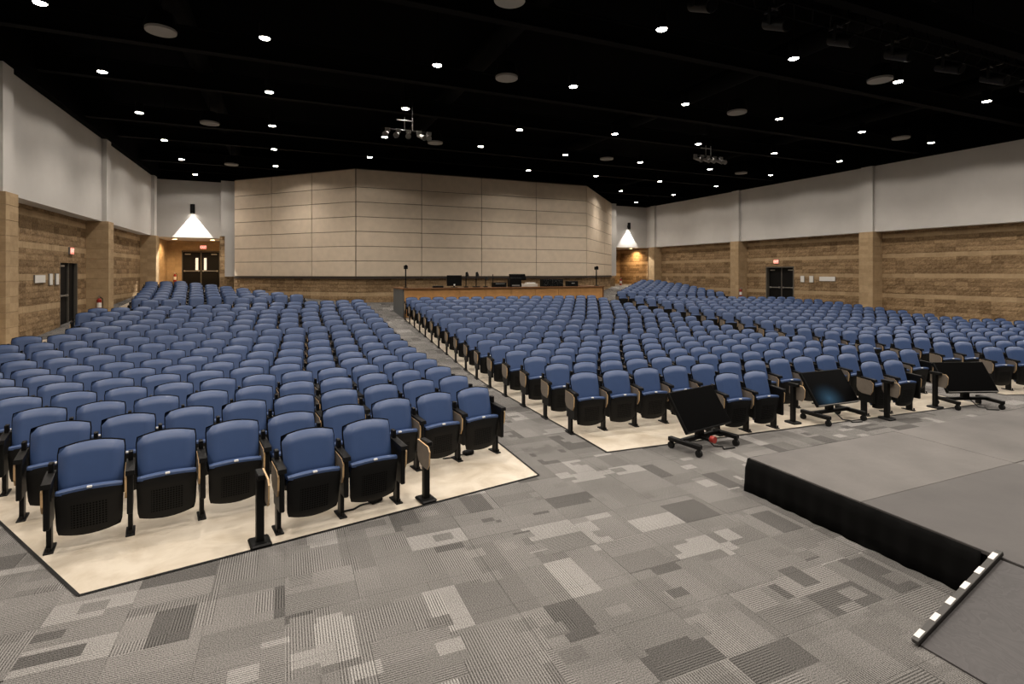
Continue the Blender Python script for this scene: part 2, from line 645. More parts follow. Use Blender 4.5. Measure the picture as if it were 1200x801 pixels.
# ---- carpet tiles, half a metre square
TILE = 0.5
tile_me = []
for k in range(4):
    h = 0.0001 * k
    tile_me.append(MB().box(-TILE / 2 + 0.0015, TILE / 2 - 0.0002, -TILE / 2 + 0.0015, TILE / 2 - 0.0002, -0.009, h, 0).mesh('carpet_tile', [M['carpet']]))
near, far = [], []
for ix in range(-16, 30):
    for iy in range(2, 30):
        x, y = (ix + 0.5) * TILE, (iy + 0.5) * TILE
        u, v, zc = to_px(x, y, floor_z(y))
        if not (-90 < u < 1290 and v < 880):
            continue
        if all(in_poly(x + a, y + b, p) for a in (-0.25, 0.25) for b in (-0.25, 0.25) for p in [next((q for q in SLABS if in_poly(x, y, q)), [(0, 0), (0, 0), (0, 0)])]):
            continue
        if x > 5.0 and y < 4.0:
            continue
        (near if y + TILE / 2 <= 6.6 else far).append((zc, x, y))
near.sort()
for zc, x, y in near[:300]:
    link('carpet_tile', tile_me[random.randrange(4)], floor, (x, y, 0), random.choice((0, math.pi / 2)))
mb = MB()
for zc, x, y in near[300:] + far:
    a = TILE / 2 - 0.0002
    z0, z1 = floor_z(y - a), floor_z(y + a)
    mb.add([(x - a, y - a, z0), (x + a, y - a, z0), (x + a, y + a, z1), (x - a, y + a, z1)], [(0, 1, 2, 3)])
link('carpet_tile', mb.mesh('carpet_tile_far', [M['carpet']]), floor, kind='stuff')

# ---- block work laid along a line
CH = 0.1825
BLK = 0.40
rough_me, smooth_me = [], []
for k in range(10):
    mb = MB()
    nx, nz = 4, 3
    x0, x1, z0, z1 = 0.002, BLK - 0.002, 0.002, CH - 0.002
    pts = []
    for j in range(nz + 1):
        for i in range(nx + 1):
            edge = i in (0, nx) or j in (0, nz)
            y = -0.004 if edge else -0.008 - 0.016 * random.random()
            pts.append((x0 + (x1 - x0) * i / nx, y, z0 + (z1 - z0) * j / nz))
    fs = []
    for j in range(nz):
        for i in range(nx):
            a = j * (nx + 1) + i
            fs.append((a, a + 1, a + nx + 2, a + nx + 1))
    mb.add(pts, fs)
    mb.add([(x0, -0.004, z0), (x1, -0.004, z0), (x1, -0.004, z1), (x0, -0.004, z1), (x0, 0.02, z0), (x1, 0.02, z0), (x1, 0.02, z1), (x0, 0.02, z1)],
           [(0, 4, 5, 1), (1, 5, 6, 2), (2, 6, 7, 3), (3, 7, 4, 0)])
    rough_me.append(mb.mesh('rough_block', [M['rough_brick']]))
for k in range(2):
    smooth_me.append(MB().box(0.003, BLK - 0.003, -0.006 - 0.002 * k, 0.02, 0.003, CH - 0.003, 0, 0.003).mesh('smooth_block', [M['smooth_brick']]))
SMOOTH_ROWS = {1, 6, 11, 16, 21}        # courses 0.33 m + k * CH from the base line


def lay_blocks(parent, p0, p1, ztop, nmax=300, openings=(), zfloor=True, all_smooth=False, see=True):
    """p0 -> p1 as seen from the hall, left to right; blocks stand proud of the backing on the hall side"""
    d = Vector((p1[0] - p0[0], p1[1] - p0[1]))
    L = d.length
    rz = math.atan2(d.y, d.x)
    d.normalize()
    items = []
    kmax = int(round((ztop - 0.1475) / CH))
    for k in range(-1, kmax):
        z = 0.1475 + k * CH
        off = 0 if k % 2 else -BLK / 2
        s = off
        while s < L - 0.02:
            a, b = max(s, 0), min(s + BLK, L)
            s += BLK
            if b - a < 0.04:
                continue
            mx, my = p0[0] + d.x * (a + b) / 2, p0[1] + d.y * (a + b) / 2
            if zfloor and z + CH < floor_z(my) - 0.05:
                continue
            segs = [(a, b)]
            for (o0, o1, oz) in openings:
                if z + CH / 2 < oz:
                    ns = []
                    for (q0, q1) in segs:
                        if q1 <= o0 or q0 >= o1:
                            ns.append((q0, q1))
                        else:
                            if q0 < o0 - 0.03:
                                ns.append((q0, o0))
                            if q1 > o1 + 0.03:
                                ns.append((o1, q1))
                    segs = ns
            for (q0, q1) in segs:
                me = random.choice(smooth_me) if (all_smooth or k in SMOOTH_ROWS) else random.choice(rough_me)
                x, y = p0[0] + d.x * q0, p0[1] + d.y * q0
                u, v, zc = to_px(mx, my, z + CH / 2)
                vis = -10 < u < 1210 and 0 < v < 801
                items.append((zc if vis else 1e6 + zc, me, (x, y, z), (q1 - q0) / BLK))
    items.sort(key=lambda t: t[0])
    for zc, me, loc, sx in items[:nmax]:
        link('block', me, parent, loc, rz, (sx, 1, 1))
    rest = items[nmax:]
    if rest:
        me = joined('block_rest', [(m_, xf(loc, rz, (sx, 1, 1))) for zc, m_, loc, sx in rest], [M['rough_brick'], M['smooth_brick']])
        link('block', me, parent, kind='stuff')


def wall_box(name, x0, x1, y0, y1, z0, z1, m, parent=None, **kw):
    return link(name, MB().box(x0, x1, y0, y1, z0, z1).mesh(name, [m]), parent, **kw)


DOOR_L = (21.7, 23.3, 2.79)        # y0, y1, top
DOOR_R = (20.9, 22.75, 2.72)

# left wall: two pieces round the door recess
mb = MB()
mb.box(BL - 0.3, BL, -6, DOOR_L[0], -0.3, ZB + 0.3)
mb.box(BL - 0.3, BL, DOOR_L[1], 37.2, -0.3, ZB + 0.3)
mb.box(BL - 0.3, BL, DOOR_L[0], DOOR_L[1], DOOR_L[2], ZB + 0.3)
wall_left = link('wall_left', mb.mesh('wall_left', [M['mortar']]), kind='structure', label='tan block wall with white upper half on the side nearest the camera', category='wall')
lay_blocks(wall_left, (BL, 10.0), (BL, YBACK), ZB, 300, [(DOOR_L[0] - 10.0, DOOR_L[1] - 10.0, DOOR_L[2])])
mb = MB()
mb.box(BR, BR + 0.3, -6, DOOR_R[0], -0.3, ZB + 0.3)
mb.box(BR, BR + 0.3, DOOR_R[1], 37.2, -0.3, ZB + 0.3)
mb.box(BR, BR + 0.3, DOOR_R[0], DOOR_R[1], DOOR_R[2], ZB + 0.3)
wall_right = link('wall_right', mb.mesh('wall_right', [M['mortar']]), kind='structure', label='tan block wall with white upper half on the far side', category='wall')
lay_blocks(wall_right, (BR, YBACK), (BR, 7.0), ZB, 300, [(YBACK - DOOR_R[1], YBACK - DOOR_R[0], DOOR_R[2])])

# white upper walls, one panel per bay, and columns
bays = [-6.0, 0.3, 8.25] + list(COLY) + [YBACK]
for side, wl, sgn, xf_, bx in (('left', wall_left, 1, XL, BL), ('right', wall_right, -1, XR, BR)):
    for a, b in zip(bays[:-1], bays[1:]):
        x0, x1 = sorted((xf_, xf_ - sgn * 0.55))
        wall_box('upper_panel', x0, x1, a + 0.006, b - 0.006, ZB, ZT, M['white'], wl, label='smooth white painted upper wall')
    for yc in [0.3, 8.25] + list(COLY):
        cw = 0.62
        x0, x1 = sorted((bx, xf_ + sgn * 0.21))
        c_ = wall_box('column', x0, x1, yc, yc + cw, -0.2, ZB, M['mortar'], wl, label='smooth tan block column')
        k = 0
        z = 0.1475 - CH
        if yc > 10:
            while z < ZB - 0.05:
                h = min(2 * CH, ZB - z)
                if z + h > floor_z(yc) - 0.1:
                    x0b, x1b = sorted((bx, xf_ + sgn * 0.222))
                    link('block', MB().box(x0b, x1b, yc - 0.012, yc + cw + 0.012, z + 0.004, z + h - 0.004, 0, 0.004).mesh('column_block', [M['smooth_brick']]), c_)
                z += h
                k += 1
        x0, x1 = sorted((xf_ - sgn * 0.1, xf_ + sgn * 0.15))
        wall_box('upper_column', x0, x1, yc + 0.04, yc + cw - 0.04, ZB, ZT, M['white'], wl, label='white boxed upper column')

    x0, x1 = sorted((xf_ - sgn * 0.55, xf_ + sgn * 0.22))
    wall_box('ceiling_fascia', x0, x1, -6, 37.2, ZT + 0.001, 9.1, M['ceiling'], wl, label='black fascia above the white wall')

# ---- back wall: white upper corners, recesses, block under the panels
mb = MB()
mb.box(-9, 29, 37.2, 37.5, -0.3, 9.3)
wall_back = link('wall_back', mb.mesh('wall_back', [M['mortar']]), kind='structure', label='back wall with oatmeal acoustic panels above tan block', category='wall')
for x0, x1 in ((XL - 0.3, -2.5), (21.45, XR + 0.3)):
    mb = MB()
    mb.box(x0, x1, YBACK, YBACK + 0.25, ZB, ZT)
    mb.box(x0, x1, YBACK + 0.25, 37.2, ZB, ZB + 0.15)
    link('upper_panel', mb.mesh('upper_panel', [M['white']]), wall_back, label='white painted corner wall over a door recess')
wall_box('ceiling_fascia', -9, 29, 33.25, 33.6, ZT + 0.001, 9.1, M['ceiling'], wall_back)
# recess side walls and backs
lay_blocks(wall_back, (-6.5, 37.0), (-5.62, 37.0), ZB, 0, all_smooth=True)
lay_blocks(wall_back, (-5.62, 37.0), (-3.66, 37.0), ZB, 0, [(0, 1.96, 3.70)], all_smooth=True)
lay_blocks(wall_back, (-3.66, 37.0), (-2.4, 37.0), ZB, 0, all_smooth=True)
lay_blocks(wall_back, (-6.42, 33.3), (-6.42, 37.0), ZB, 0, all_smooth=True)
lay_blocks(wall_back, (20.9, 37.0), (25.6, 37.0), ZB, 60)
lay_blocks(wall_back, (25.45, 37.0), (25.45, 33.3), ZB, 0)
wall_box('recess_wall', -6.7, -6.42, 33.3, 37.2, 1.0, ZB, M['mortar'], wall_back)
wall_box('recess_wall', 25.45, 25.7, 33.3, 37.2, 1.0, ZB, M['mortar'], wall_back)
# brick piers at the wing ends
for x0, x1 in ((-3.25, -2.4), (21.35, 22.2)):
    wall_box('pier', x0, x1, 32.9, 37.2, 1.0, ZB + 0.08, M['mortar'], wall_back)
    lay_blocks(wall_back, (x0, 32.9), (x1, 32.9), ZB, 0)
mb = MB()
mb.box(-3.16, -2.5, 32.6, 32.9, ZB + 0.08, ZT)
mb.box(-2.98, -2.5, 32.6, 32.88, 2.18, ZB + 0.08)
link('white_pier', mb.mesh('white_pier', [M['white']]), wall_back)
mb = MB()
mb.box(21.45, 21.9, 32.3, 32.88, 2.18, ZT)
link('white_pier', mb.mesh('white_pier', [M['white']]), wall_back)


def panel_run(p0, p1, ncol, label):
    d = Vector((p1[0] - p0[0], p1[1] - p0[1]))
    L = d.length
    rz = math.atan2(d.y, d.x)
    zr = [2.18] + [2.24 + 0.705 * i for i in range(1, 7)] + [ZT - 0.02]
    zr[0] = 2.20
    # dark backing
    link('panel_backing', MB().box(0, L, 0.0, 0.5, 2.16, ZT + 0.02).mesh('panel_backing', [M['joint']]), wall_back, (p0[0], p0[1], 0), rz)
    link('panel_ledge', MB().box(-0.02, L + 0.02, -0.05, 0.3, 2.09, 2.175).mesh('panel_ledge', [M['ledge']]), wall_back, (p0[0], p0[1], 0), rz, label='dark brown ledge under the panels')
    for i in range(ncol):
        for j in range(7):
            a, b = L * i / ncol + 0.014, L * (i + 1) / ncol - 0.014
            me = MB().box(a, b, -0.045 - 0.004 * random.random(), 0.0, zr[j] + 0.012, zr[j + 1] - 0.012, 0, 0.008).mesh('acoustic_panel', [M['fabric']])
            link('acoustic_panel', me, wall_back, (p0[0], p0[1], 0), rz)


panel_run(WING_L, (PANEL_L, PANEL_Y), 3, '')
panel_run((PANEL_L, PANEL_Y), (PANEL_R, PANEL_Y), 4, '')
panel_run((PANEL_R, PANEL_Y), WING_R, 3, '')
pb = 0.12
L0, L1, R1, R0 = (WING_L[0] - 0.05, WING_L[1] + 0.12), (PANEL_L, PANEL_Y + pb), (PANEL_R, PANEL_Y + pb), (WING_R[0] + 0.05, WING_R[1] + 0.12)
mb = MB()
for a, b in ((L0, L1), (L1, R1), (R1, R0)):
    mb.add([(a[0], a[1] + .03, 0), (b[0], b[1] + .03, 0), (b[0], b[1] + .03, 2.2), (a[0], a[1] + .03, 2.2)], [(0, 1, 2, 3)])
link('mortar_backing', mb.mesh('mortar_backing', [M['mortar']]), wall_back)
lay_blocks(wall_back, L0, L1, 2.1, 100)
lay_blocks(wall_back, L1, R1, 2.1, 60)
lay_blocks(wall_back, R1, R0, 2.1, 30)

# ---- ceiling
ceil_m = MB().box(-9, 29, -8, 38, 9.0, 9.2)
ceiling = link('ceiling', ceil_m.mesh('ceiling', [M['ceiling']]), kind='structure', label='black painted ceiling with beams', category='ceiling')
for i in range(10):
    y = -2.4 + 3.68 * i + 1.99
    zb0 = 7.75 if i % 2 else 7.52
    mb = MB()
    mb.box(XL + 0.2, XR - 0.2, y - 0.11, y + 0.11, zb0, zb0 + 0.03)
    mb.box(XL + 0.2, XR - 0.2, y - 0.02, y + 0.02, zb0 + 0.03, zb0 + 0.5)
    mb.box(XL + 0.2, XR - 0.2, y - 0.11, y + 0.11, zb0 + 0.5, zb0 + 0.53)
    link('beam', mb.mesh('beam', [M['beam']]), ceiling)
for x in (-2.3, 5.2, 12.9, 20.9):
    mb = MB()
    mb.tube((x, -6, 8.5), (x, 33, 8.5), 0.28, n=14)
    link('air_duct', mb.mesh('air_duct', [M['beam']]), ceiling)
for nm, x0, x1, y0, y1 in (('wall_front', -9, 29, -8.3, -8.0),):
    wall_box(nm, x0, x1, y0, y1, -0.3, 9.2, M['ceiling'], kind='structure', label='dark wall behind the stage', category='wall')

# ------------------------------------------------------------------ doors
def door_leaf(parent, w_, h_, hinge_left, lite=False):
    lf = link('door_leaf', MB().box(0.01, w_ - 0.01, -0.045, 0, 0.01, h_ - 0.01, 0, 0.004).mesh('door_leaf', [M['doorblack']]), parent)
    mb = MB()
    mb.box(0.06, w_ - 0.06, -0.12, -0.085, 0.97, 1.02, 0, 0.006)
    mb.box(0.06, 0.14, -0.10, -0.045, 0.95, 1.04)
    mb.box(w_ - 0.14, w_ - 0.06, -0.10, -0.045, 0.95, 1.04)
    link('push_bar', mb.mesh('push_bar', [M['chrome']]), lf)
    xa = 0.12 if hinge_left else w_ - 0.42
    link('door_closer', MB().box(xa, xa + 0.3, -0.11, -0.045, h_ - 0.17, h_ - 0.11, 0, 0.01).mesh('door_closer', [M['chrome']]), lf)
    if lite:
        xb = w_ - 0.28 if hinge_left else 0.14
        link('door_lite', MB().box(xb, xb + 0.14, -0.05, -0.03, 1.05, 1.78).mesh('door_lite', [M['glass']]), lf, label='narrow bright glass lite')
    return lf


def door_frame(parent, w_, h_, depth=0.3, mull=False):
    mb = MB()
    mb.box(-0.05, 0, -depth * 0.2, depth, 0, h_ + 0.05)
    mb.box(w_, w_ + 0.05, -depth * 0.2, depth, 0, h_ + 0.05)
    mb.box(0, w_, -depth * 0.2, depth, h_, h_ + 0.05)
    if mull:
        mb.box(w_ / 2 - 0.03, w_ / 2 + 0.03, -0.06, 0.02, 0, h_)
    link('door_frame', mb.mesh('door_frame', [M['doorframe']]), parent)


# door_1: leaf and dark fixed panel in the left wall, slightly set back
fz = 0.62
d1 = link('door_1', None, None, (BL - 0.10, DOOR_L[0], fz), math.pi / 2, kind='structure', label='black exit door in the near tan block wall', category='door')
mb = MB()
mb.box(0.0, 0.05, -0.10, 0.05, 0, 2.17)
mb.box(1.55, 1.6, -0.10, 0.05, 0, 2.17)
mb.box(0.05, 1.55, -0.10, 0.05, 2.12, 2.17)
mb.box(0.87, 0.91, -0.06, 0.03, 0, 2.12)
link('door_frame', mb.mesh('door_frame', [M['doorframe']]), d1)
lf = door_leaf(d1, 0.82, 2.12, True)
lf.location = (0.05, 0.03, 0)
link('side_panel', MB().box(0.91, 1.55, -0.01, 0.04, 0.01, 2.11, 0, 0.004).mesh('side_panel', [M['doorblack']]), d1)

# door_2: pair at the back of the left recess
d2 = link('door_2', None, None, (-5.60, 36.98, 1.50), 0, kind='structure', label='pair of black doors with bright glass lites in the lit recess', category='door')
door_frame(d2, 1.92, 2.16, 0.2, True)
a = door_leaf(d2, 0.95, 2.14, True, True)
b = door_leaf(d2, 0.95, 2.14, False, True)
b.location = (0.97, 0, 0)
# door_3: pair in the right wall
fz = floor_z(21.9)
d3 = link('door_3', None, None, (BR + 0.22, DOOR_R[1], 0.56), -math.pi / 2, kind='structure', label='pair of black exit doors in the far tan block wall', category='door')
mb = MB()
mb.box(0, 0.06, -0.24, 0.05, 0, 2.18)
mb.box(1.79, 1.85, -0.24, 0.05, 0, 2.18)
mb.box(0.06, 1.79, -0.24, 0.05, 2.12, 2.18)
mb.box(0.90, 0.95, -0.07, 0.02, 0, 2.12)
link('door_frame', mb.mesh('door_frame', [M['doorframe']]), d3)
a = door_leaf(d3, 0.84, 2.12, True)
a.location = (0.06, 0, 0)
b = door_leaf(d3, 0.84, 2.12, False)
b.location = (0.95, 0, 0)


# ------------------------------------------------------------------ auditorium seats
SEAT_W = 0.5588


def cushion(hw0, hw1, z0, z1, arc, yb, yt, bulge_f, bulge_b, wing, nx=8, nz=7, corner=0.10, p=5.0, zcurve=0.0):
    mb = MB()
    pts = []
    for side in (0, 1):
        for j in range(nz + 1):
            t = j / nz
            v = 2 * t - 1
            for i in range(nx + 1):
                u = 2 * i / nx - 1
                hw = hw0 + (hw1 - hw0) * t
                hw *= 1 - corner * max(0, (abs(v) - 0.55) / 0.45) ** 2.4
                x = u * hw
                z = z0 + (z1 - z0) * t + arc * (1 - u * u) * (t if arc > 0 else 1)
                if zcurve:
                    z -= zcurve * (1 - u * u) * (1 - t)
                y = yb + (yt - yb) * t - wing * u * u
                e = (max(0, 1 - abs(u) ** p) ** 0.5) * (max(0, 1 - abs(v) ** p) ** 0.5)
                y += (-bulge_f if side == 0 else bulge_b) * e
                pts.append((x, y, z))
    n = (nx + 1) * (nz + 1)
    f = []
    for j in range(nz):
        for i in range(nx):
            a = j * (nx + 1) + i
            f.append((a, a + 1, a + nx + 2, a + nx + 1))
            f.append((n + a, n + a + nx + 1, n + a + nx + 2, n + a + 1))
    mb.add(pts, f, 0, True)
    return mb


back_cushion_me = cushion(0.224, 0.236, 0.455, 0.822, 0.036, -0.015, 0.10, 0.05, 0.012, 0.016, 10, 9, 0.045, 12).mesh('back_cushion', [M['vinyl']])
back_shell_me = cushion(0.234, 0.2455, 0.40, 0.829, 0.038, 0.0, 0.113, 0.004, 0.035, 0.016, 10, 7, 0.04, 12).mesh('back_shell', [M['shell']])
seat_pan_me = cushion(0.224, 0.236, 0.145, 0.514, 0.018, -0.125, -0.185, 0.022, 0.02, -0.012, 10, 8, 0.055, 12, zcurve=0.035).mesh('seat_pan', [M['pan']])
sc_mb = cushion(0.210, 0.230, 0.17, 0.510, 0.02, -0.085, -0.128, 0.035, 0.07, -0.01, 10, 7, 0.05, 12)
prof = [(-0.190, -0.040), (-0.190, -0.010), (-0.184, -0.003), (-0.150, 0.003), (-0.138, -0.006), (-0.138, -0.040)]
nu = 10
pv = []
for i in range(nu + 1):
    u = 2 * i / nu - 1
    k = 1 - 0.35 * abs(u) ** 8
    for py, pz in prof:
        pv.append((u * 0.226, py + 0.012 * u * u, 0.525 + 0.018 * (1 - u * u) + pz * k))
npf = len(prof)
pf = []
for i in range(nu):
    for k in range(npf):
        a, b = i * npf + k, i * npf + (k + 1) % npf
        pf.append((a, b, b + npf, a + npf))
sc_mb.add(pv, pf + [tuple(range(npf)), tuple(reversed(range(nu * npf, (nu + 1) * npf)))])
seat_cushion_me = fix_normals(sc_mb.mesh('seat_cushion', [M['vinyl']]))
badge_me = MB().box(-0.018, 0.018, -0.206, -0.183, 0.530, 0.545, 0, 0.002).mesh('seat_badge', [M['badge']])


def stanchion_mesh(sx):
    mb = MB()
    mb.box(sx - 0.018, sx + 0.018, -0.07, 0.03, -0.012, 0.30, 0, 0.004)
    mb.box(sx - 0.035, sx + 0.035, -0.11, 0.10, -0.006, 0.014, 0, 0.004)
    mb.box(sx - 0.022, sx + 0.022, -0.20, 0.07, 0.23, 0.60, 0, 0.008)
    mb.box(sx - 0.018, sx + 0.018, 0.03, 0.10, 0.30, 0.72, 0, 0.004)
    mb.tube((sx, -0.1, 0.02), (sx, -0.1, 0.05), 0.012, n=6)
    return mb.mesh('stanchion', [M['steel']])


def armrest_mesh(sx):
    mb = MB()
    pts = [(-0.235, 0.585), (-0.225, 0.622), (0.09, 0.645), (0.10, 0.625), (0.09, 0.60), (-0.20, 0.575)]
    mb.prism_x(pts, sx - 0.033, sx + 0.033)
    return fix_normals(mb.mesh('armrest', [M['shell']]))


TAB = [(0.08, 0.618), (-0.165, 0.600), (-0.205, 0.555), (-0.195, 0.43), (-0.155, 0.365), (-0.01, 0.372), (0.055, 0.40), (0.085, 0.46)]


def tablet_mesh(sx):
    mb = MB()
    mb.prism_x(TAB, sx - 0.008, sx + 0.008, 0, 1)
    return fix_normals(mb.mesh('writing_tablet', [M['laminate'], M['plyedge']]))


half = SEAT_W / 2
st_me, ar_me, tb_me = stanchion_mesh(-half), armrest_mesh(-half), tablet_mesh(-half - 0.030)
st2_me, ar2_me, tb2_me = stanchion_mesh(half), armrest_mesh(half), tablet_mesh(half + 0.030)

CHAIRS = []   # x, y, angle, width scale, is row end, label, group


def row(p_l, p_r, n, words, count_from_right, group):
    """n seats from p_l to p_r (chair origins, left to right as the hall is seen from the stage)"""
    d = Vector((p_r[0] - p_l[0], p_r[1] - p_l[1]))
    pitch = d.length / max(1, n - 1) if n > 1 else SEAT_W
    ang = math.atan2(d.y, d.x)
    for i in range(n):
        k = n - i if count_from_right else i + 1
        t = i / max(1, n - 1)
        lab = words.format(ORD[k])
        CHAIRS.append((p_l[0] + d.x * t, p_l[1] + d.y * t, ang, pitch / SEAT_W, i == n - 1, lab, group))


# left block: rows square to 11 degrees, right end on the long aisle
LA = {0: -1.57, 1: -2.05, 2: -2.5, 3: -3.0, 4: -3.45, 5: -3.9, 6: -4.35, 7: -4.8, 8: -5.25, 9: -5.65, 10: -5.08, 11: -4.48, 12: -4.46, 13: -4.5, 14: -5.10, 15: -5.08}
for k in range(16):
    ang = math.radians(11.0 - 0.23 * k)
    xr, yr = 2.28 + 0.0135 * k, 6.64 + 0.914 * k - 0.10
    xl = LA[k]
    L = (xr - xl) / math.cos(ang)
    n = int(round(L / 0.562)) + 1
    row((xl, yr - L * math.sin(ang)), (xr, yr), n,
        'blue fold-up seat, {} from the long aisle, %s row of the near block' % ORD[k + 1], True, 'blue seats of the near block')
row((0.22, 5.40), (0.78, 5.51), 2, 'blue fold-up seat between two black posts, {} from the long aisle', True, 'blue seats of the near block')

# middle block
for k in range(16):
    xr = min(12.45, 11.28 + 0.13 * k)
    xl = 4.16 + 0.0265 * k
    yl = 6.92 + 0.914 * k
    yr = yl - (xr - xl) * math.tan(math.radians(3.1))
    n = int(round((xr - xl) / 0.532)) + 1
    row((xl, yl), (xr, yr), n,
        'blue fold-up seat, {} from the long aisle, %s row of the middle block' % ORD[k + 1], False, 'blue seats of the middle block')
row((6.08, 6.00), (6.61, 5.97), 2, 'blue fold-up seat of the forward pair beside the first monitor, {} from it', False, 'blue seats of the middle block')
row((9.12, 5.86), (9.65, 5.82), 2, 'blue fold-up seat of the forward pair beside the second monitor, {} from it', False, 'blue seats of the middle block')

# far block: rows turned 17 degrees
for k in range(16):
    xl, yl = [13.22, 13.22, 13.36, 13.46, 13.45, 13.56, 13.98, 14.16, 14.26, 14.34, 14.33, 14.43, 14.51, 14.63, 14.55, 14.58][k], 6.08 + 0.907 * k
    xe = [21.2, 21.6, 21.9, 22.2, 22.4, 22.5, 22.5, 22.4, 22.3, 22.3, 22.3, 22.4, 22.4, 22.4, 22.3, 22.2][k]
    ang = math.radians(-17.0 + 0.30 * k)
    n = int(round((xe - xl) / math.cos(ang) / 0.512)) + 1
    L = (n - 1) * 0.512
    row((xl, yl), (xl + L * math.cos(ang), yl + L * math.sin(ang)), n,
        'blue fold-up seat, {} from the narrow aisle, %s row of the far block' % ORD[k + 1], False, 'blue seats of the far block')

# raised corner blocks
E_R = [0.43, -0.26, -0.96, -1.64, -2.34, -3.02, -3.75, -4.5]
for k in range(8):
    ang = math.radians(5.5)
    xr, yr = E_R[k], 22.35 + 0.95 * k
    xl = -4.75 - 0.13 * k
    n = int(round((xr - xl) / math.cos(ang) / 0.56)) + 1
    L = (n - 1) * 0.56
    row((xr - L * math.cos(ang), yr - L * math.sin(ang)), (xr, yr), n,
        'blue fold-up seat, {} from the aisle, %s row before the recess doors' % ORD[k + 1], False, 'blue seats of the raised near corner')
row((-4.18, 21.25), (-3.60, 21.31), 2, 'blue seat of the outer forward pair before the recess doors, {} from the wall', False, 'blue seats of the raised near corner')
row((-1.40, 21.50), (-0.84, 21.55), 2, 'blue seat of the inner forward pair before the recess doors, {} from the wall', False, 'blue seats of the raised near corner')
for k in range(8):
    ang = math.radians(-10.0)
    xl, yl = 15.05 + 0.88 * k, 21.7 + 0.93 * k
    xe = 20.3 + 0.31 * k
    n = int(round((xe - xl) / math.cos(ang) / 0.54)) + 1
    L = (n - 1) * 0.54
    row((xl, yl), (xl + L * math.cos(ang), yl + L * math.sin(ang)), n,
        'blue fold-up seat, {} from the desk side, %s row of the far corner block' % ORD[k + 1], False, 'blue seats of the raised far corner')

vis, off = [], []
for c_ in CHAIRS:
    z = floor_z(c_[1])
    u, v, zc = to_px(c_[0], c_[1], z + 0.6)
    if -25 < u < 1225 and v < 830:
        vis.append((zc, c_))
    elif -300 < u < 1500:
        off.append((zc, c_))
vis.sort(key=lambda t: t[0])
PARTS = [('back_shell', back_shell_me), ('seat_pan', seat_pan_me), ('stanchion', st_me), ('armrest', ar_me), ('writing_tablet', tb_me)]
END = [('stanchion', st2_me), ('armrest', ar2_me), ('writing_tablet', tb2_me)]
for zc, (x, y, ang, sx, last, lab, grp) in vis[:300]:
    t = thing('auditorium_seat', lab, 'seat', (x, y, floor_z(y) + 0.004), ang, grp, (sx, 1, 1))
    for nm, me in PARTS + (END if last else []):
        o = link(nm, me, t)
        if nm == 'back_shell':
            link('back_cushion', back_cushion_me, o, label='blue vinyl back cushion')
        elif nm == 'seat_pan':
            link('seat_cushion', seat_cushion_me, o, label='blue vinyl seat cushion')
            link('seat_badge', badge_me, o)
items = []
for zc, (x, y, ang, sx, last, lab, grp) in vis[300:] + off:
    mx = xf((x, y, floor_z(y) + 0.004), ang, (sx, 1, 1))
    for nm, me in PARTS + [('', back_cushion_me), ('', seat_cushion_me)] + (END if last else []):
        items.append((me, mx))
me = joined('seats_beyond', items, [M['vinyl'], M['shell'], M['pan'], M['steel'], M['laminate'], M['plyedge']])
o = link('auditorium_seat_rows', me, kind='stuff', label='hundreds of blue fold-up seats in the rows towards the back of the hall', category='seats')
o['group'] = 'blue seats of the back rows'
print('chairs', len(CHAIRS), 'visible', len(vis))


# end posts for wheelchair bays
def end_post(x, y, rz, label, tab=1):
    t = thing('end_post', label, 'post', (x, y, floor_z(y) + 0.004), rz, 'black end posts beside the wheelchair bays')
    mb = MB()
    mb.box(-0.032, 0.032, -0.032, 0.032, 0.02, 0.60, 0, 0.005)
    link('post', mb.mesh('post', [M['steel']]), t)
    mb = MB()
    mb.box(-0.085, 0.085, -0.10, 0.10, 0.0, 0.03, 0, 0.012)
    link('base_plate', mb.mesh('base_plate', [M['steel']]), t)
    mb = MB()
    mb.box(-0.03, 0.03, -0.10, 0.08, 0.58, 0.63, 0, 0.006)
    link('arm_cap', mb.mesh('arm_cap', [M['shell']]), t)
    pts = [(y_ * 1.0 + 0.02, z_) for y_, z_ in TAB]
    mb = MB()
    mb.prism_x(pts, *sorted((tab * 0.036, tab * 0.050)), 0, 1)
    link('writing_tablet', fix_normals(mb.mesh('writing_tablet', [M['laminate'], M['plyedge']])), t)


end_post(-0.20, 5.14, math.radians(11), 'black square post by the near block front corner, left of the two forward seats')
end_post(1.35, 5.45, math.radians(11), 'black square post at the aisle side of the near block forward seats', -1)
end_post(7.36, 5.99, math.radians(-3), 'black square post between the first forward seat pair and the second monitor')
end_post(8.96, 5.56, math.radians(-3), 'black square post directly right of the second tilted monitor')
end_post(10.50, 5.70, math.radians(-3), 'black square post just left of the third tilted monitor')

# small power boxes and cables on the slab under the front seats
for (x, y, rz, lab) in ((0.86, 5.62, 0.5, 'flat black cable box on cream slab under the near block forward seat'),
                        (2.20, 6.62, 0.3, 'flat black cable box on cream slab under the aisle end seat, first row')):
    t = thing('cable_box', lab, 'box', (x, y, 0.004), rz)
    link('body', MB().box(-0.07, 0.07, -0.045, 0.045, 0, 0.05, 0, 0.012).mesh('body', [M['rubber']]), t)
    mb = MB()
    pts = [(-0.06, 0, 0.012), (-0.16, 0.03, 0.010), (-0.26, 0.01, 0.010), (-0.36, 0.05, 0.010)]
    for a, b in zip(pts[:-1], pts[1:]):
        mb.tube(a, b, 0.008, n=6)
    link('cable', mb.mesh('cable', [M['cable']]), t)


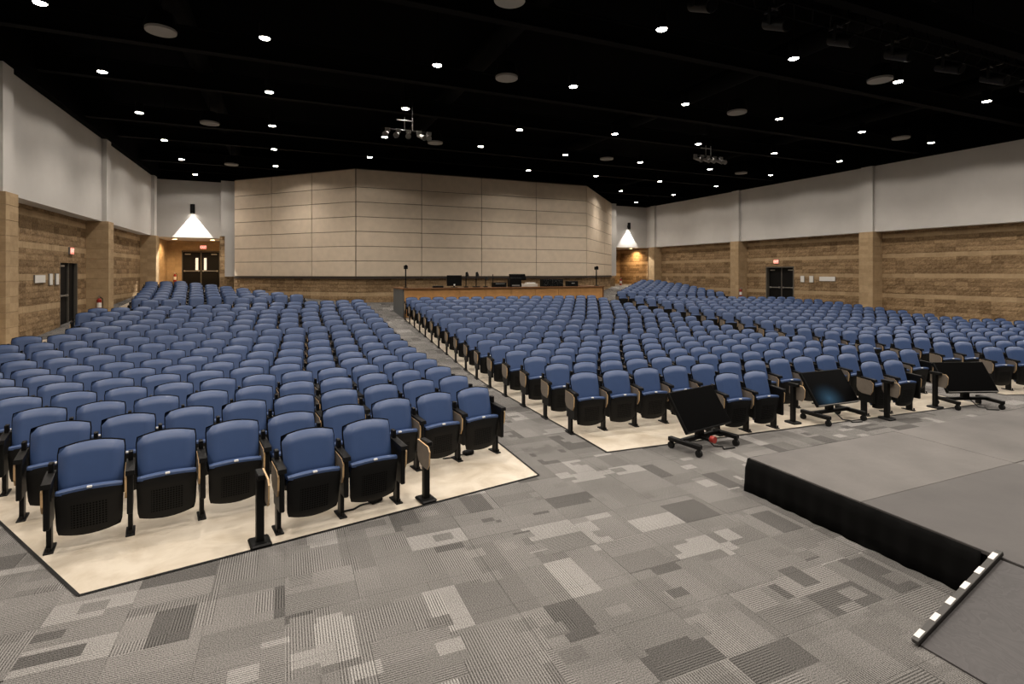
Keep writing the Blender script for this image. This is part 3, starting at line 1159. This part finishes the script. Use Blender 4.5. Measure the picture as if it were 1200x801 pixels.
# ------------------------------------------------------------------ tilted monitors on wheeled stands
def monitor(x, y, rz, label, tag=False, painted_reflection=False):
    t = thing('stage_monitor', label, 'monitor', (x, y, 0), rz, 'tilted monitors facing the stage')
    W, Hh = 0.94, 0.54
    zb, zt = 0.285, 0.285 + 0.475
    yb, yt = -0.12, 0.20
    n = Vector((0, -(zt - zb), (yt - yb))).normalized()
    Lz = math.hypot(zt - zb, yt - yb)
    tl = math.atan2(yt - yb, zt - zb)
    h = MB().box(-W / 2, W / 2, 0, 0.055, 0, Lz, 0, 0.006).mesh('housing', [M['bezel']])
    ho = link('housing', h, t, (0, yb, zb), (-tl, 0, 0))
    link('screen', MB().box(-W / 2 + 0.015, W / 2 - 0.015, -0.004, 0.002, 0.02, Lz - 0.015).mesh('screen', [M['reflection_screen' if painted_reflection else 'screen']]), ho)
    mb = MB()
    mb.box(-0.06, 0.06, 0.02, 0.10, 0.14, 0.36, 0, 0.008)
    mb.box(-0.06, 0.06, 0.08, 0.13, 0.34, 0.46)
    link('neck', mb.mesh('neck', [M['steel']]), t)
    mb = MB()
    mb.box(-0.42, 0.42, 0.0, 0.07, 0.115, 0.165, 0, 0.006)
    link('cross_bar', mb.mesh('cross_bar', [M['steel']]), t)
    for sx in (-0.40, 0.40):
        mb = MB()
        mb.box(sx - 0.035, sx + 0.035, -0.26, 0.24, 0.10, 0.155, 0, 0.006)
        r = link('base_rail', mb.mesh('base_rail', [M['steel']]), t)
        for yy in (-0.23, 0.21):
            mb = MB()
            mb.tube((sx - 0.02, yy, 0.045), (sx + 0.02, yy, 0.045), 0.045, n=14)
            mb.box(sx - 0.028, sx + 0.028, yy - 0.012, yy + 0.012, 0.045, 0.10)
            link('caster', mb.mesh('caster', [M['rubber']]), r)
    if not tag:
        link('lower_trim', MB().box(-W / 2 + 0.01, W / 2 - 0.01, -0.006, 0.004, 0.003, 0.012).mesh('lower_trim', [M['silver']]), ho, label='thin silver lower trim')
    if tag:
        mb = MB()
        mb.tube((-0.05, -0.16, 0.155), (-0.05, -0.22, 0.155), 0.045, n=12)
        link('red_tag', mb.mesh('red_tag', [M['red']]), t, label='small round red knob')
        link('tag_stem', MB().box(-0.07, -0.03, -0.17, 0.02, 0.12, 0.15).mesh('tag_stem', [M['steel']]), t)
    mb = MB()
    pts = [(0.05, 0.0, 0.12), (0.10, -0.10, 0.02), (0.2, -0.16, 0.012), (0.12, -0.24, 0.012), (0.30, -0.28, 0.012)]
    for a, b in zip(pts[:-1], pts[1:]):
        mb.tube(a, b, 0.010, n=6)
    link('power_cable', mb.mesh('power_cable', [M['cable']]), t)


monitor(5.24, 5.66, math.radians(11), 'black tilted monitor on wheels with a red knob, by the middle block front corner', True)
monitor(8.12, 5.88, math.radians(-1), 'black tilted monitor on wheels showing a faint blue reflection, between two forward seat pairs', painted_reflection=True)
monitor(11.12, 5.52, math.radians(-20), 'black tilted monitor on wheels at the end of the narrow aisle')

# ------------------------------------------------------------------ stage, skirt, ramp
SZ = 0.365
st = thing('stage', 'low grey stage platform of worn deck boards with a black skirt', 'stage', (4.63, 4.31, 0))
decks = []
yy = [0.0, -1.22, -2.44, -3.66, -6.0]
xx = [0.0, 2.44, 4.88, 7.32, 9.76]
for i in range(4):
    for j in range(4):
        me = MB().box(xx[i] + 0.003, xx[i + 1] - 0.003, yy[j + 1] + 0.003, yy[j] - 0.003, SZ - 0.03 - 0.0, SZ + 0.002 * ((i + j) % 2), 0, 0.004).mesh('deck_board', [M['stage_b'] if (i == 0 and j in (1, 2)) or (i + 2 * j) % 5 == 4 else M['stage_a']])
        link('deck_board', me, st)
mb = MB()
mb.box(0.02, 9.7, -5.95, -0.02, 0.27, SZ - 0.031)
for x in (0.2, 2.4, 4.8, 7.2, 9.5):
    for y in (-0.2, -1.3, -2.5, -3.8, -5.8):
        mb.box(x - 0.03, x + 0.03, y - 0.03, y + 0.03, 0, 0.27)
link('stage_frame', mb.mesh('stage_frame', [M['steel']]), st)
# skirt: hanging cloth with folds along the aisle side and the seat side
mb = MB()
N = 90
pts = []
path = []
for i in range(N + 1):
    t = i / N
    path.append((-0.012, -2.1 + 2.1 * t, 0))
for i in range(1, 120):
    path.append((9.7 * i / 119, 0.012, 1))
lev = [(SZ - 0.008, 0.2), (0.25, 0.7), (0.12, 0.8), (0.004, 1.0)]
nv = len(path)
for z, amp in lev:
    for i, (px, py, sd) in enumerate(path):
        wob = amp * (0.008 * math.sin(i * 0.37) + 0.006 * math.sin(i * 0.91 + 1.3))
        flare = amp * 0.022
        if sd == 0:
            pts.append((px - flare - wob, py + (0.03 * amp if i > N - 2 else 0), z))
        else:
            pts.append((px, py + flare + wob, z))
f = []
for k in range(len(lev) - 1):
    for i in range(nv - 1):
        a = k * nv + i
        f.append((a, a + 1, a + nv + 1, a + nv))
mb.add(pts, f, 0, True)
sk = link('skirt', mb.mesh('skirt', [M['skirt']]), st, label='black cloth skirt')
so = sk.modifiers.new('solid', 'SOLIDIFY')
so.thickness = 0.004
# ramp up on to the stage from the floor
rp = thing('ramp', 'grey plywood ramp rising from carpet to stage with a striped edge bar', 'ramp', (3.70, 2.10, 0))
RL, RW = 0.90, 2.6
mb = MB()
mb.add([(0, 0, 0.012), (0, -RW, 0.012), (RL, -RW, SZ - 0.004), (RL, 0, SZ - 0.004), (0.0, 0, 0.0), (0.0, -RW, 0.0), (RL, -RW, SZ - 0.03), (RL, 0, SZ - 0.03)],
       [(0, 1, 2, 3), (4, 7, 6, 5), (0, 4, 5, 1), (1, 5, 6, 2), (2, 6, 7, 3), (3, 7, 4, 0)])
link('ramp_board', fix_normals(mb.mesh('ramp_board', [M['ramp']])), rp)
mb = MB()
for y in (-0.05, -RW / 2, -RW + 0.05):
    mb.add([(0.02, y, 0), (RL, y, 0), (RL, y, SZ - 0.03), (0.02, y + 0.04, 0), (RL, y + 0.04, 0), (RL, y + 0.04, SZ - 0.03)],
           [(0, 1, 2), (3, 5, 4), (0, 3, 4, 1), (1, 4, 5, 2), (2, 5, 3, 0)])
link('ramp_frame', fix_normals(mb.mesh('ramp_frame', [M['steel']])), rp)
slope = math.atan2(SZ - 0.016, RL)
LB = math.hypot(RL, SZ) + 0.06
bar = link('edge_bar', MB().box(0, LB, -0.012, 0.030, 0.0, 0.03, 0, 0.003).mesh('edge_bar', [M['bar']]), rp, (-0.02, 0.0, 0.010), (0, -slope, 0), label='grey edge bar with white tape stripes')
for i in range(6):
    a = 0.03 + i * (LB - 0.14) / 5
    link('tape_stripe', MB().box(a, a + 0.07, -0.002, 0.0312, 0.006, 0.0312).mesh('tape_stripe', [M['tape']]), bar)

# ------------------------------------------------------------------ control desk
DX0, DX1, DY0, DY1, DZ = 4.32, 13.62, 21.15, 23.1, 1.77
fz = floor_z(DY0)
dk = thing('control_desk', 'long wooden control desk with grey end panel behind the middle block', 'desk', (DX0, DY0, fz))
W = DX1 - DX0
Hd = DZ - fz
for i in range(8):
    link('front_panel', MB().box(0.04 + (W - 0.08) * i / 8 + 0.004, 0.04 + (W - 0.08) * (i + 1) / 8 - 0.004, 0.0, 0.03, 0.0, Hd - 0.06, 0, 0.003).mesh('front_panel', [M['woodface']]), dk)
link('end_panel', MB().box(-0.02, 0.03, -0.02, DY1 - DY0, 0.0, Hd - 0.06).mesh('end_panel', [M['greyend']]), dk, label='dark grey end panel')
link('end_panel', MB().box(W - 0.03, W + 0.02, -0.02, DY1 - DY0, 0.0, Hd - 0.06).mesh('end_panel', [M['woodtop']]), dk, label='dark brown end panel')
mb = MB()
mb.box(-0.04, W + 0.04, -0.06, 0.35, Hd - 0.06, Hd, 0, 0.006)
mb.box(-0.04, 0.35, 0.35, DY1 - DY0, Hd - 0.06, Hd, 0, 0.006)
mb.box(W - 0.35, W + 0.04, 0.35, DY1 - DY0, Hd - 0.06, Hd, 0, 0.006)
link('counter_top', mb.mesh('counter_top', [M['woodtop']]), dk, label='dark wood counter top')
link('work_surface', MB().box(0.03, W - 0.03, 0.35, 1.2, 0.72, 0.76).mesh('work_surface', [M['greyend']]), dk)


GEAR = 'equipment on the control desk'


def gear(name, label, cat, x):
    """an item standing on the counter, x metres across the hall"""
    return thing(name, label, cat, (x, DY0 + 0.14, DZ), 0, GEAR, (1.06, 1.0, 1.3))


def box_on(t, nm, w_, d_, h_, m, z=0.0, y=0.0, x=0.0, c=0.008, **kw):
    return link(nm, MB().box(x - w_ / 2, x + w_ / 2, y - d_ / 2, y + d_ / 2, z, z + h_, 0, c).mesh(nm, [m]), t, **kw)


t = gear('keyboard_tray', 'low flat black case near the grey end of the control desk', 'case', 5.77)
box_on(t, 'body', 0.40, 0.2, 0.05, M['bezel'])
box_on(t, 'lid', 0.38, 0.18, 0.012, M['steel'], z=0.05)
t = gear('computer_monitor', 'square black monitor seen from behind, first on the control desk', 'monitor', 6.46)
box_on(t, 'base', 0.24, 0.16, 0.015, M['bezel'])
box_on(t, 'stem', 0.06, 0.04, 0.1, M['bezel'], z=0.015)
box_on(t, 'housing', 0.60, 0.04, 0.34, M['bezel'], z=0.05, y=-0.03)
box_on(t, 'sticker', 0.06, 0.004, 0.05, M['paper'], z=0.06, y=-0.053, c=0.001)
for k, (u, hh, words) in enumerate(((6.98, 0.50, 'black gooseneck lamp with bushy head beside the square monitor'), (7.43, 0.50, 'black gooseneck microphone on a wide foot, second from the square monitor'), (7.85, 0.34, 'short black gooseneck lamp, third from the square monitor'))):
    t = gear('gooseneck_lamp' if k != 1 else 'gooseneck_microphone', words, 'lamp' if k != 1 else 'microphone', u)
    box_on(t, 'base', 0.16 if k != 1 else 0.30, 0.14, 0.035, M['steel'])
    mb = MB()
    q = [(0, 0, 0.03), (0, 0, hh * 0.6), (0.01, -0.03, hh * 0.85), (0.0, -0.08, hh * 0.95)]
    for a, b in zip(q[:-1], q[1:]):
        mb.tube(a, b, 0.022, n=8)
    link('neck', mb.mesh('neck', [M['steel']]), t)
    mb = MB()
    mb.tube((0, -0.08, hh * 0.98), (0.02, -0.10, hh * 0.72), 0.045, 0.075, n=12)
    link('head', mb.mesh('head', [M['bezel']]), t)
t = gear('rack_case', 'low black case with an upright post, left of the mixing console screen', 'case', 8.47)
box_on(t, 'body', 0.56, 0.26, 0.15, M['bezel'])
box_on(t, 'post', 0.03, 0.03, 0.42, M['steel'], x=-0.27)
box_on(t, 'label_strip', 0.40, 0.004, 0.02, M['silver'], z=0.10, y=-0.132, c=0.001)
t = gear('mixing_console', 'large black mixing console with raised tilted screen, mid desk', 'console', 9.19)
box_on(t, 'body', 0.50, 0.3, 0.30, M['bezel'])
box_on(t, 'key_strip', 0.34, 0.006, 0.04, M['silver'], z=0.03, y=-0.153, c=0.001)
sc_ = link('tilted_screen', MB().box(-0.30, 0.42, 0, 0.05, 0, 0.24, 0, 0.008).mesh('tilted_screen', [M['screen']]), t, (0.1, -0.05, 0.25), (-0.7, 0, 0))
t = gear('projector_case', 'pale flat equipment case in the middle of the control desk', 'case', 9.85)
box_on(t, 'body', 0.72, 0.3, 0.10, M['beige_case'])
box_on(t, 'lid', 0.40, 0.22, 0.04, M['paper'], z=0.10, x=0.08)
t = gear('lighting_console', 'wide black lighting console with many small bright keys', 'console', 11.0)
bd = box_on(t, 'body', 0.98, 0.28, 0.25, M['bezel'])
mb = MB()
for i in range(46):
    a, b = random.uniform(-0.45, 0.45), random.uniform(0.03, 0.23)
    mb.box(a, a + 0.016, -0.144, -0.139, b, b + 0.009)
link('keys', mb.mesh('keys', [M['silver']]), bd, kind='stuff')
t = gear('rack_case', 'low black rack case, last on the control desk before the end stand', 'case', 12.03)
box_on(t, 'body', 0.50, 0.26, 0.18, M['bezel'])
box_on(t, 'handle', 0.16, 0.02, 0.03, M['silver'], z=0.09, y=-0.135)
for u, lab in ((4.45, 'black camera stand with box head on the grey end of the control desk'), (13.34, 'black camera stand with box head on the far end of the control desk')):
    t = gear('camera_stand', lab, 'stand', u)
    box_on(t, 'base', 0.16, 0.16, 0.02, M['steel'])
    link('pole', MB().tube((0, 0, 0.02), (0, 0, 0.58), 0.025, n=10).mesh('pole', [M['steel']]), t)
    box_on(t, 'head', 0.13, 0.16, 0.11, M['bezel'], z=0.58)
    box_on(t, 'lens', 0.06, 0.08, 0.05, M['screen'], z=0.66, y=-0.06)

# ------------------------------------------------------------------ signs, extinguishers, wall plates
def exit_sign(loc, rz, label):
    t = thing('exit_sign', label, 'sign', loc, rz, 'red exit signs over the doors')
    link('housing', MB().box(-0.17, 0.17, -0.04, 0.02, -0.12, 0.12, 0, 0.006).mesh('housing', [M['silver']]), t)
    link('face', MB().box(-0.16, 0.16, -0.045, -0.04, -0.11, 0.11).mesh('face', [M['exit_face']]), t, label='glowing red face')
    cu = bpy.data.curves.new('lettering', 'FONT')
    cu.body = 'EXIT'
    cu.size = 0.17
    cu.align_x = 'CENTER'
    cu.align_y = 'CENTER'
    cu.extrude = 0.001
    cu.materials.append(M['exit_letter'])
    tmp = bpy.data.objects.new('lettering_curve', cu)
    COL.objects.link(tmp)
    me = bpy.data.meshes.new_from_object(tmp.evaluated_get(bpy.context.evaluated_depsgraph_get()))
    bpy.data.objects.remove(tmp)
    link('lettering', me, t, (0, -0.048, 0), (math.pi / 2, 0, 0), label='pale EXIT letters')


exit_sign((BL + 0.03, 22.55, 3.12), math.pi / 2, 'red exit sign over the single black door in the near block wall')
exit_sign((-4.52, 36.95, 3.93), 0, 'red exit sign over the pair of doors in the lit recess')
exit_sign((BR - 0.03, 22.0, 3.02), -math.pi / 2, 'red exit sign over the pair of doors in the far block wall')


def extinguisher(loc, rz, label):
    t = thing('fire_extinguisher', label, 'extinguisher', loc, rz, 'red fire extinguishers')
    mb = MB()
    mb.tube((0, -0.09, 0.0), (0, -0.09, 0.40), 0.075, n=14)
    mb.tube((0, -0.09, 0.40), (0, -0.09, 0.46), 0.075, 0.025, n=14)
    link('cylinder', mb.mesh('cylinder', [M['red']]), t)
    link('label_band', MB().tube((0, -0.09, 0.12), (0, -0.09, 0.30), 0.0765, n=14, caps=False).mesh('label_band', [M['paper']]), t, label='white label band')
    mb = MB()
    mb.tube((0, -0.09, 0.46), (0, -0.09, 0.53), 0.022, n=8)
    mb.box(-0.015, 0.015, -0.20, -0.07, 0.52, 0.55)
    link('valve', mb.mesh('valve', [M['chrome']]), t)
    mb = MB()
    q = [(0.03, -0.09, 0.50), (0.10, -0.09, 0.45), (0.11, -0.09, 0.25), (0.10, -0.09, 0.10)]
    for a, b in zip(q[:-1], q[1:]):
        mb.tube(a, b, 0.013, n=6)
    link('hose', mb.mesh('hose', [M['rubber']]), t)
    link('bracket', MB().box(-0.05, 0.05, -0.02, 0.0, 0.1, 0.4).mesh('bracket', [M['steel']]), t)


extinguisher((XL - 0.04, COLY[1] - 0.02, 0.98), 0, 'red fire extinguisher on the block column beyond the near wall door')
extinguisher((-5.98, 36.95, 1.86), 0, 'red fire extinguisher left of the recess doors')
extinguisher((22.6, 32.85, 1.5), 0, 'red fire extinguisher in the far corner recess')
extinguisher((XR - 0.14, COLY[1] - 0.02, 0.95), 0, 'red fire extinguisher on the far wall column beside the paired doors')
# notices and switch plates
def plate(loc, rz, w_, h_, label, name='wall_plate', m='paper'):
    t = thing(name, label, 'notice', loc, rz, 'white plates beside the doors')
    link('frame', MB().box(-w_ / 2 - 0.01, w_ / 2 + 0.01, -0.012, 0.02, -h_ / 2 - 0.01, h_ / 2 + 0.01, 0, 0.003).mesh('frame', [M['silver']]), t)
    link('sheet', MB().box(-w_ / 2, w_ / 2, -0.016, -0.012, -h_ / 2, h_ / 2).mesh('sheet', [M[m]]), t)


plate((BL + 0.035, 20.05, 2.19), math.pi / 2, 0.72, 0.22, 'wide white notice on the near block wall left of the door')
plate((BL + 0.035, 20.85, 2.17), math.pi / 2, 0.22, 0.34, 'tall white plate on the near block wall, between notice and door')
plate((BL + 0.035, 21.35, 2.17), math.pi / 2, 0.22, 0.34, 'tall white plate on the near block wall, next to the door frame')
plate((BR - 0.035, 20.35, 2.05), -math.pi / 2, 0.22, 0.33, 'white plate on the far block wall, next to the paired doors')
plate((BR - 0.035, 19.82, 2.05), -math.pi / 2, 0.22, 0.33, 'white plate on the far block wall, second from the paired doors')
plate((BR - 0.035, 18.92, 2.07), -math.pi / 2, 0.86, 0.22, 'long white notice on the far block wall')

# ------------------------------------------------------------------ lights
def spot(name, parent, loc, power, angle, blend, col, radius=0.05, rot=(0, 0, 0)):
    ld = bpy.data.lights.new(name, 'SPOT')
    ld.energy = power
    ld.spot_size = math.radians(angle)
    ld.spot_blend = blend
    ld.color = col
    ld.shadow_soft_size = radius
    o = bpy.data.objects.new(name, ld)
    COL.objects.link(o)
    o.location = loc
    o.rotation_euler = rot
    if parent:
        o.parent = parent
    return o


can_mb = MB()
can_mb.tube((0, 0, 0.0), (0, 0, 0.30), 0.115, n=20, caps=False)
can_mb.tube((0, 0, 0.30), (0, 0, 0.31), 0.115, n=20)
can_mb.tube((0, 0, 0.0), (0, 0, 0.045), 0.115, 0.09, n=20, caps=False)
can_mb.tube((0, 0, 0.31), (0, 0, 1.67), 0.012, n=8)
can_me = can_mb.mesh('can', [M['beam']])
lens_me = MB().tube((0, 0, -0.004), (0, 0, 0.02), 0.10, 0.108, n=20).mesh('lens', [M['lens']])
GX = [-4.15, -0.39, 3.36, 7.08, 10.86, 14.67, 18.70, 22.68]
GY = [1.35, 5.05, 8.82, 12.45, 16.1, 19.75, 23.45, 27.1, 31.0]
skip = {(3, 6)} | {(i, 7) for i in (2, 3, 4, 5)} | {(i, 8) for i in range(1, 7)}
for iy, y in enumerate(GY):
    for ix, x in enumerate(GX):
        if (ix, iy) in skip:
            continue
        xx_, yy_ = x, y
        if (ix, iy) == (3, 4):
            xx_, yy_ = 7.50, 16.92
        u, v, zc = to_px(xx_, yy_, ZT)
        inview = -5 < u < 1205 and v > -6
        if inview:
            t = thing('downlight', 'lit can downlight, %s from the near wall, %s line from the back' % (ORD[ix + 1], ORD[9 - iy]), 'light', (xx_, yy_, ZT - 0.02), 0, 'ceiling downlights')
        else:
            t = link('house_light', None, ceiling, (xx_, yy_, ZT - 0.02))
        if inview:
            link('can', can_me, t)
            link('lens', lens_me, t)
        spot('lamp', t, (0, 0, -0.01), LAMP_W, LAMP_ANGLE, LAMP_BLEND, LAMP_COL, 0.09)
        spot('spill', t, (0, 0, -0.01), LAMP_WIDE, 157, 0.2, LAMP_COL, 0.09)

spk_mb = MB()
spk_mb.tube((0, 0, 0.0), (0, 0, 0.05), 0.285, 0.285, n=28)
spk_me = spk_mb.mesh('grille', [M['grille']])
spk_can = MB().tube((0, 0, 0.05), (0, 0, 0.38), 0.31, 0.22, n=24).mesh('back_can', [M['beam']])
spk_rod = MB().tube((0, 0, 0.38), (0, 0, 1.67), 0.01, n=6).mesh('hanger', [M['beam']])
for (x, y), lab in (((-2.35, 12.95), 'large round grey ceiling speaker nearest the camera corner'), ((-2.3, 20.3), 'round grey ceiling speaker midway along the near wall'),
                    ((-2.25, 27.6), 'round grey ceiling speaker by the near back corner'), ((5.22, 12.6), 'round grey ceiling speaker over the long aisle, nearer the stage'),
                    ((3.78, 8.98), 'round grey ceiling speaker cut by the top of the frame'), ((5.3, 19.95), 'round grey ceiling speaker over the long aisle, nearer the desk'),
                    ((12.93, 19.8), 'round grey ceiling speaker over the narrow aisle, nearer the back'), ((12.92, 12.5), 'round grey ceiling speaker over the narrow aisle, nearer the stage'),
                    ((20.95, 12.5), 'round grey ceiling speaker over the far block'), ((14.15, 8.95), 'round grey ceiling speaker touching the third downlight of the front line'),
                    ((20.95, 20.0), 'round grey ceiling speaker over the far block, nearer the back')):
    t = thing('ceiling_speaker', lab, 'speaker', (x, y, ZT - 0.02), 0, 'round ceiling speakers')
    link('grille', spk_me, t)
    link('back_can', spk_can, t)
    link('hanger', spk_rod, t)


# stage light bars hanging in the hall
def light_bar(x, y, z, n, label):
    t = thing('light_bar', label, 'light bar', (x, y, z), 0)
    mb = MB()
    mb.tube((-0.68, 0, 0.0), (0.68, 0, 0.0), 0.022, n=8)
    link('pipe', mb.mesh('pipe', [M['steel']]), t)
    mb = MB()
    for sx in (-0.12, 0.12):
        mb.tube((sx, 0, 0), (sx, 0, 0.4), 0.014, n=6)
        mb.tube((sx, 0, 0.4), (sx, 0, 9.0 - z), 0.014, n=6, mat=1)
    mb.tube((-0.35, 0, 0.30), (0.14, 0, 0.30), 0.016, n=6)
    link('hanger', mb.mesh('hanger', [M['silver'], M['beam']]), t)
    for i in range(n):
        px = -0.62 + 1.24 * i / (n - 1)
        mb = MB()
        mb.box(px - 0.07, px + 0.07, -0.025, 0.025, -0.07, 0.03)
        a = Vector((px, 0.06, -0.09))
        b = Vector((px + random.uniform(-0.1, 0.1), -0.20, -0.20))
        mb.tube(a, b, 0.05, 0.065, n=12)
        mb.tube(b, b + (b - a).normalized() * 0.08, 0.065, 0.085, n=12, caps=False)
        link('spotlight', mb.mesh('spotlight', [M['grille'] if i == n // 2 else M['silver']]), t)  # middle spotlight paler, its lit look put into the colour


light_bar(3.4, 15.85, ZT - 0.75, 5, 'bright cluster of spotlights on a hung bar, the nearer of the two')
light_bar(14.6, 15.5, ZT - 0.62, 5, 'bright cluster of spotlights on a hung bar, the farther of the two')

# dark lighting truss over the stage front
t = thing('lighting_truss', 'dark lighting truss crossing the ceiling above the stage front', 'truss', (9.5, 7.1, ZT - 0.1))
mb = MB()
for (y, z) in ((-0.2, 0), (0.2, 0), (0, 0.35)):
    mb.tube((-12, y, z), (15, y, z), 0.025, n=6)
link('chord', mb.mesh('chord', [M['beam']]), t)
mb = MB()
x = -12.0
while x < 15:
    mb.tube((x, -0.2, 0), (x + 0.25, 0, 0.35), 0.012, n=5)
    mb.tube((x + 0.25, 0, 0.35), (x + 0.5, 0.2, 0), 0.012, n=5)
    mb.tube((x, -0.2, 0), (x + 0.5, 0.2, 0), 0.012, n=5)
    x += 0.5
link('brace', mb.mesh('brace', [M['beam']]), t)
mb = MB()
for x in (-11, -5, 0, 5, 11):
    mb.tube((x, 0, 0.35), (x, 0, 1.75), 0.015, n=6)
link('hanger', mb.mesh('hanger', [M['beam']]), t)
for i in range(9):
    x = 3.0 + i * 1.75
    s_ = thing('stage_light', 'dark stage light hanging from the truss, %s from its near end' % ORD[i + 1], 'light', (x, 7.1, ZT - 0.22), 0, 'stage lights on the dark truss')
    mb = MB()
    mb.box(-0.14, -0.12, -0.03, 0.03, -0.25, 0.08)
    mb.box(0.12, 0.14, -0.03, 0.03, -0.25, 0.08)
    mb.box(-0.14, 0.14, -0.03, 0.03, 0.06, 0.10)
    mb.box(-0.02, 0.02, -0.22, 0.22, 0.06, 0.095)
    link('yoke', mb.mesh('yoke', [M['steel']]), s_)
    mb = MB()
    mb.tube((0, 0.18, -0.12), (0, -0.28, -0.34), 0.11, 0.12, n=14)
    link('body', mb.mesh('body', [M['steel']]), s_)
    mb = MB()
    mb.tube((0, -0.29, -0.345), (0, -0.30, -0.35), 0.10, n=14)
    link('front_lens', mb.mesh('front_lens', [M['screen']]), s_)


# wall sconces throwing a cone of light down the white corner walls
def sconce(x, y, z, power, label):
    t = thing('wall_sconce', label, 'lamp', (x, y, z), 0, 'cylinder sconces in the back corners')
    link('cylinder', MB().tube((0, -0.17, -0.22), (0, -0.17, 0.25), 0.11, n=18, caps=False).mesh('cylinder', [M['steel']]), t)
    link('cap', MB().tube((0, -0.17, 0.25), (0, -0.17, 0.27), 0.11, n=18).mesh('cap', [M['steel']]), t)
    link('bracket', MB().box(-0.05, 0.05, -0.08, 0.0, -0.08, 0.08).mesh('bracket', [M['steel']]), t)
    link('lens', MB().tube((0, -0.17, -0.19), (0, -0.17, -0.18), 0.08, n=18).mesh('lens', [M['lens']]), t)
    spot('lamp', t, (0, -0.12, -0.23), power, 76, 0.05, (1, 0.95, 0.88), 0.015)


sconce(-4.56, YBACK, 5.80, 1500, 'black cylinder sconce casting a white triangle above the recess doors')
sconce(23.6, YBACK, 5.85, 700, 'black cylinder sconce casting light on the far corner white wall')


def recess_light(x, y, label, power):
    t = thing('recess_light', label, 'light', (x, y, ZB), 0, 'warm lights in the door recess soffits')
    link('trim', MB().tube((0, 0, -0.015), (0, 0, 0.0), 0.13, n=20, caps=False).mesh('trim', [M['white']]), t)
    link('lens', MB().tube((0, 0, -0.012), (0, 0, -0.004), 0.11, n=20).mesh('lens', [M['lens_warm']]), t)
    spot('lamp', t, (0, 0, -0.03), power, 150, 0.6, (1.0, 0.66, 0.34), 0.08)


recess_light(-5.72, 35.2, 'warm recessed light over the fire extinguisher side of the lit recess', 240)
recess_light(-3.85, 35.2, 'warm recessed light over the pier side of the lit recess', 240)
recess_light(24.9, 34.7, 'warm recessed light in the far corner recess', 420)
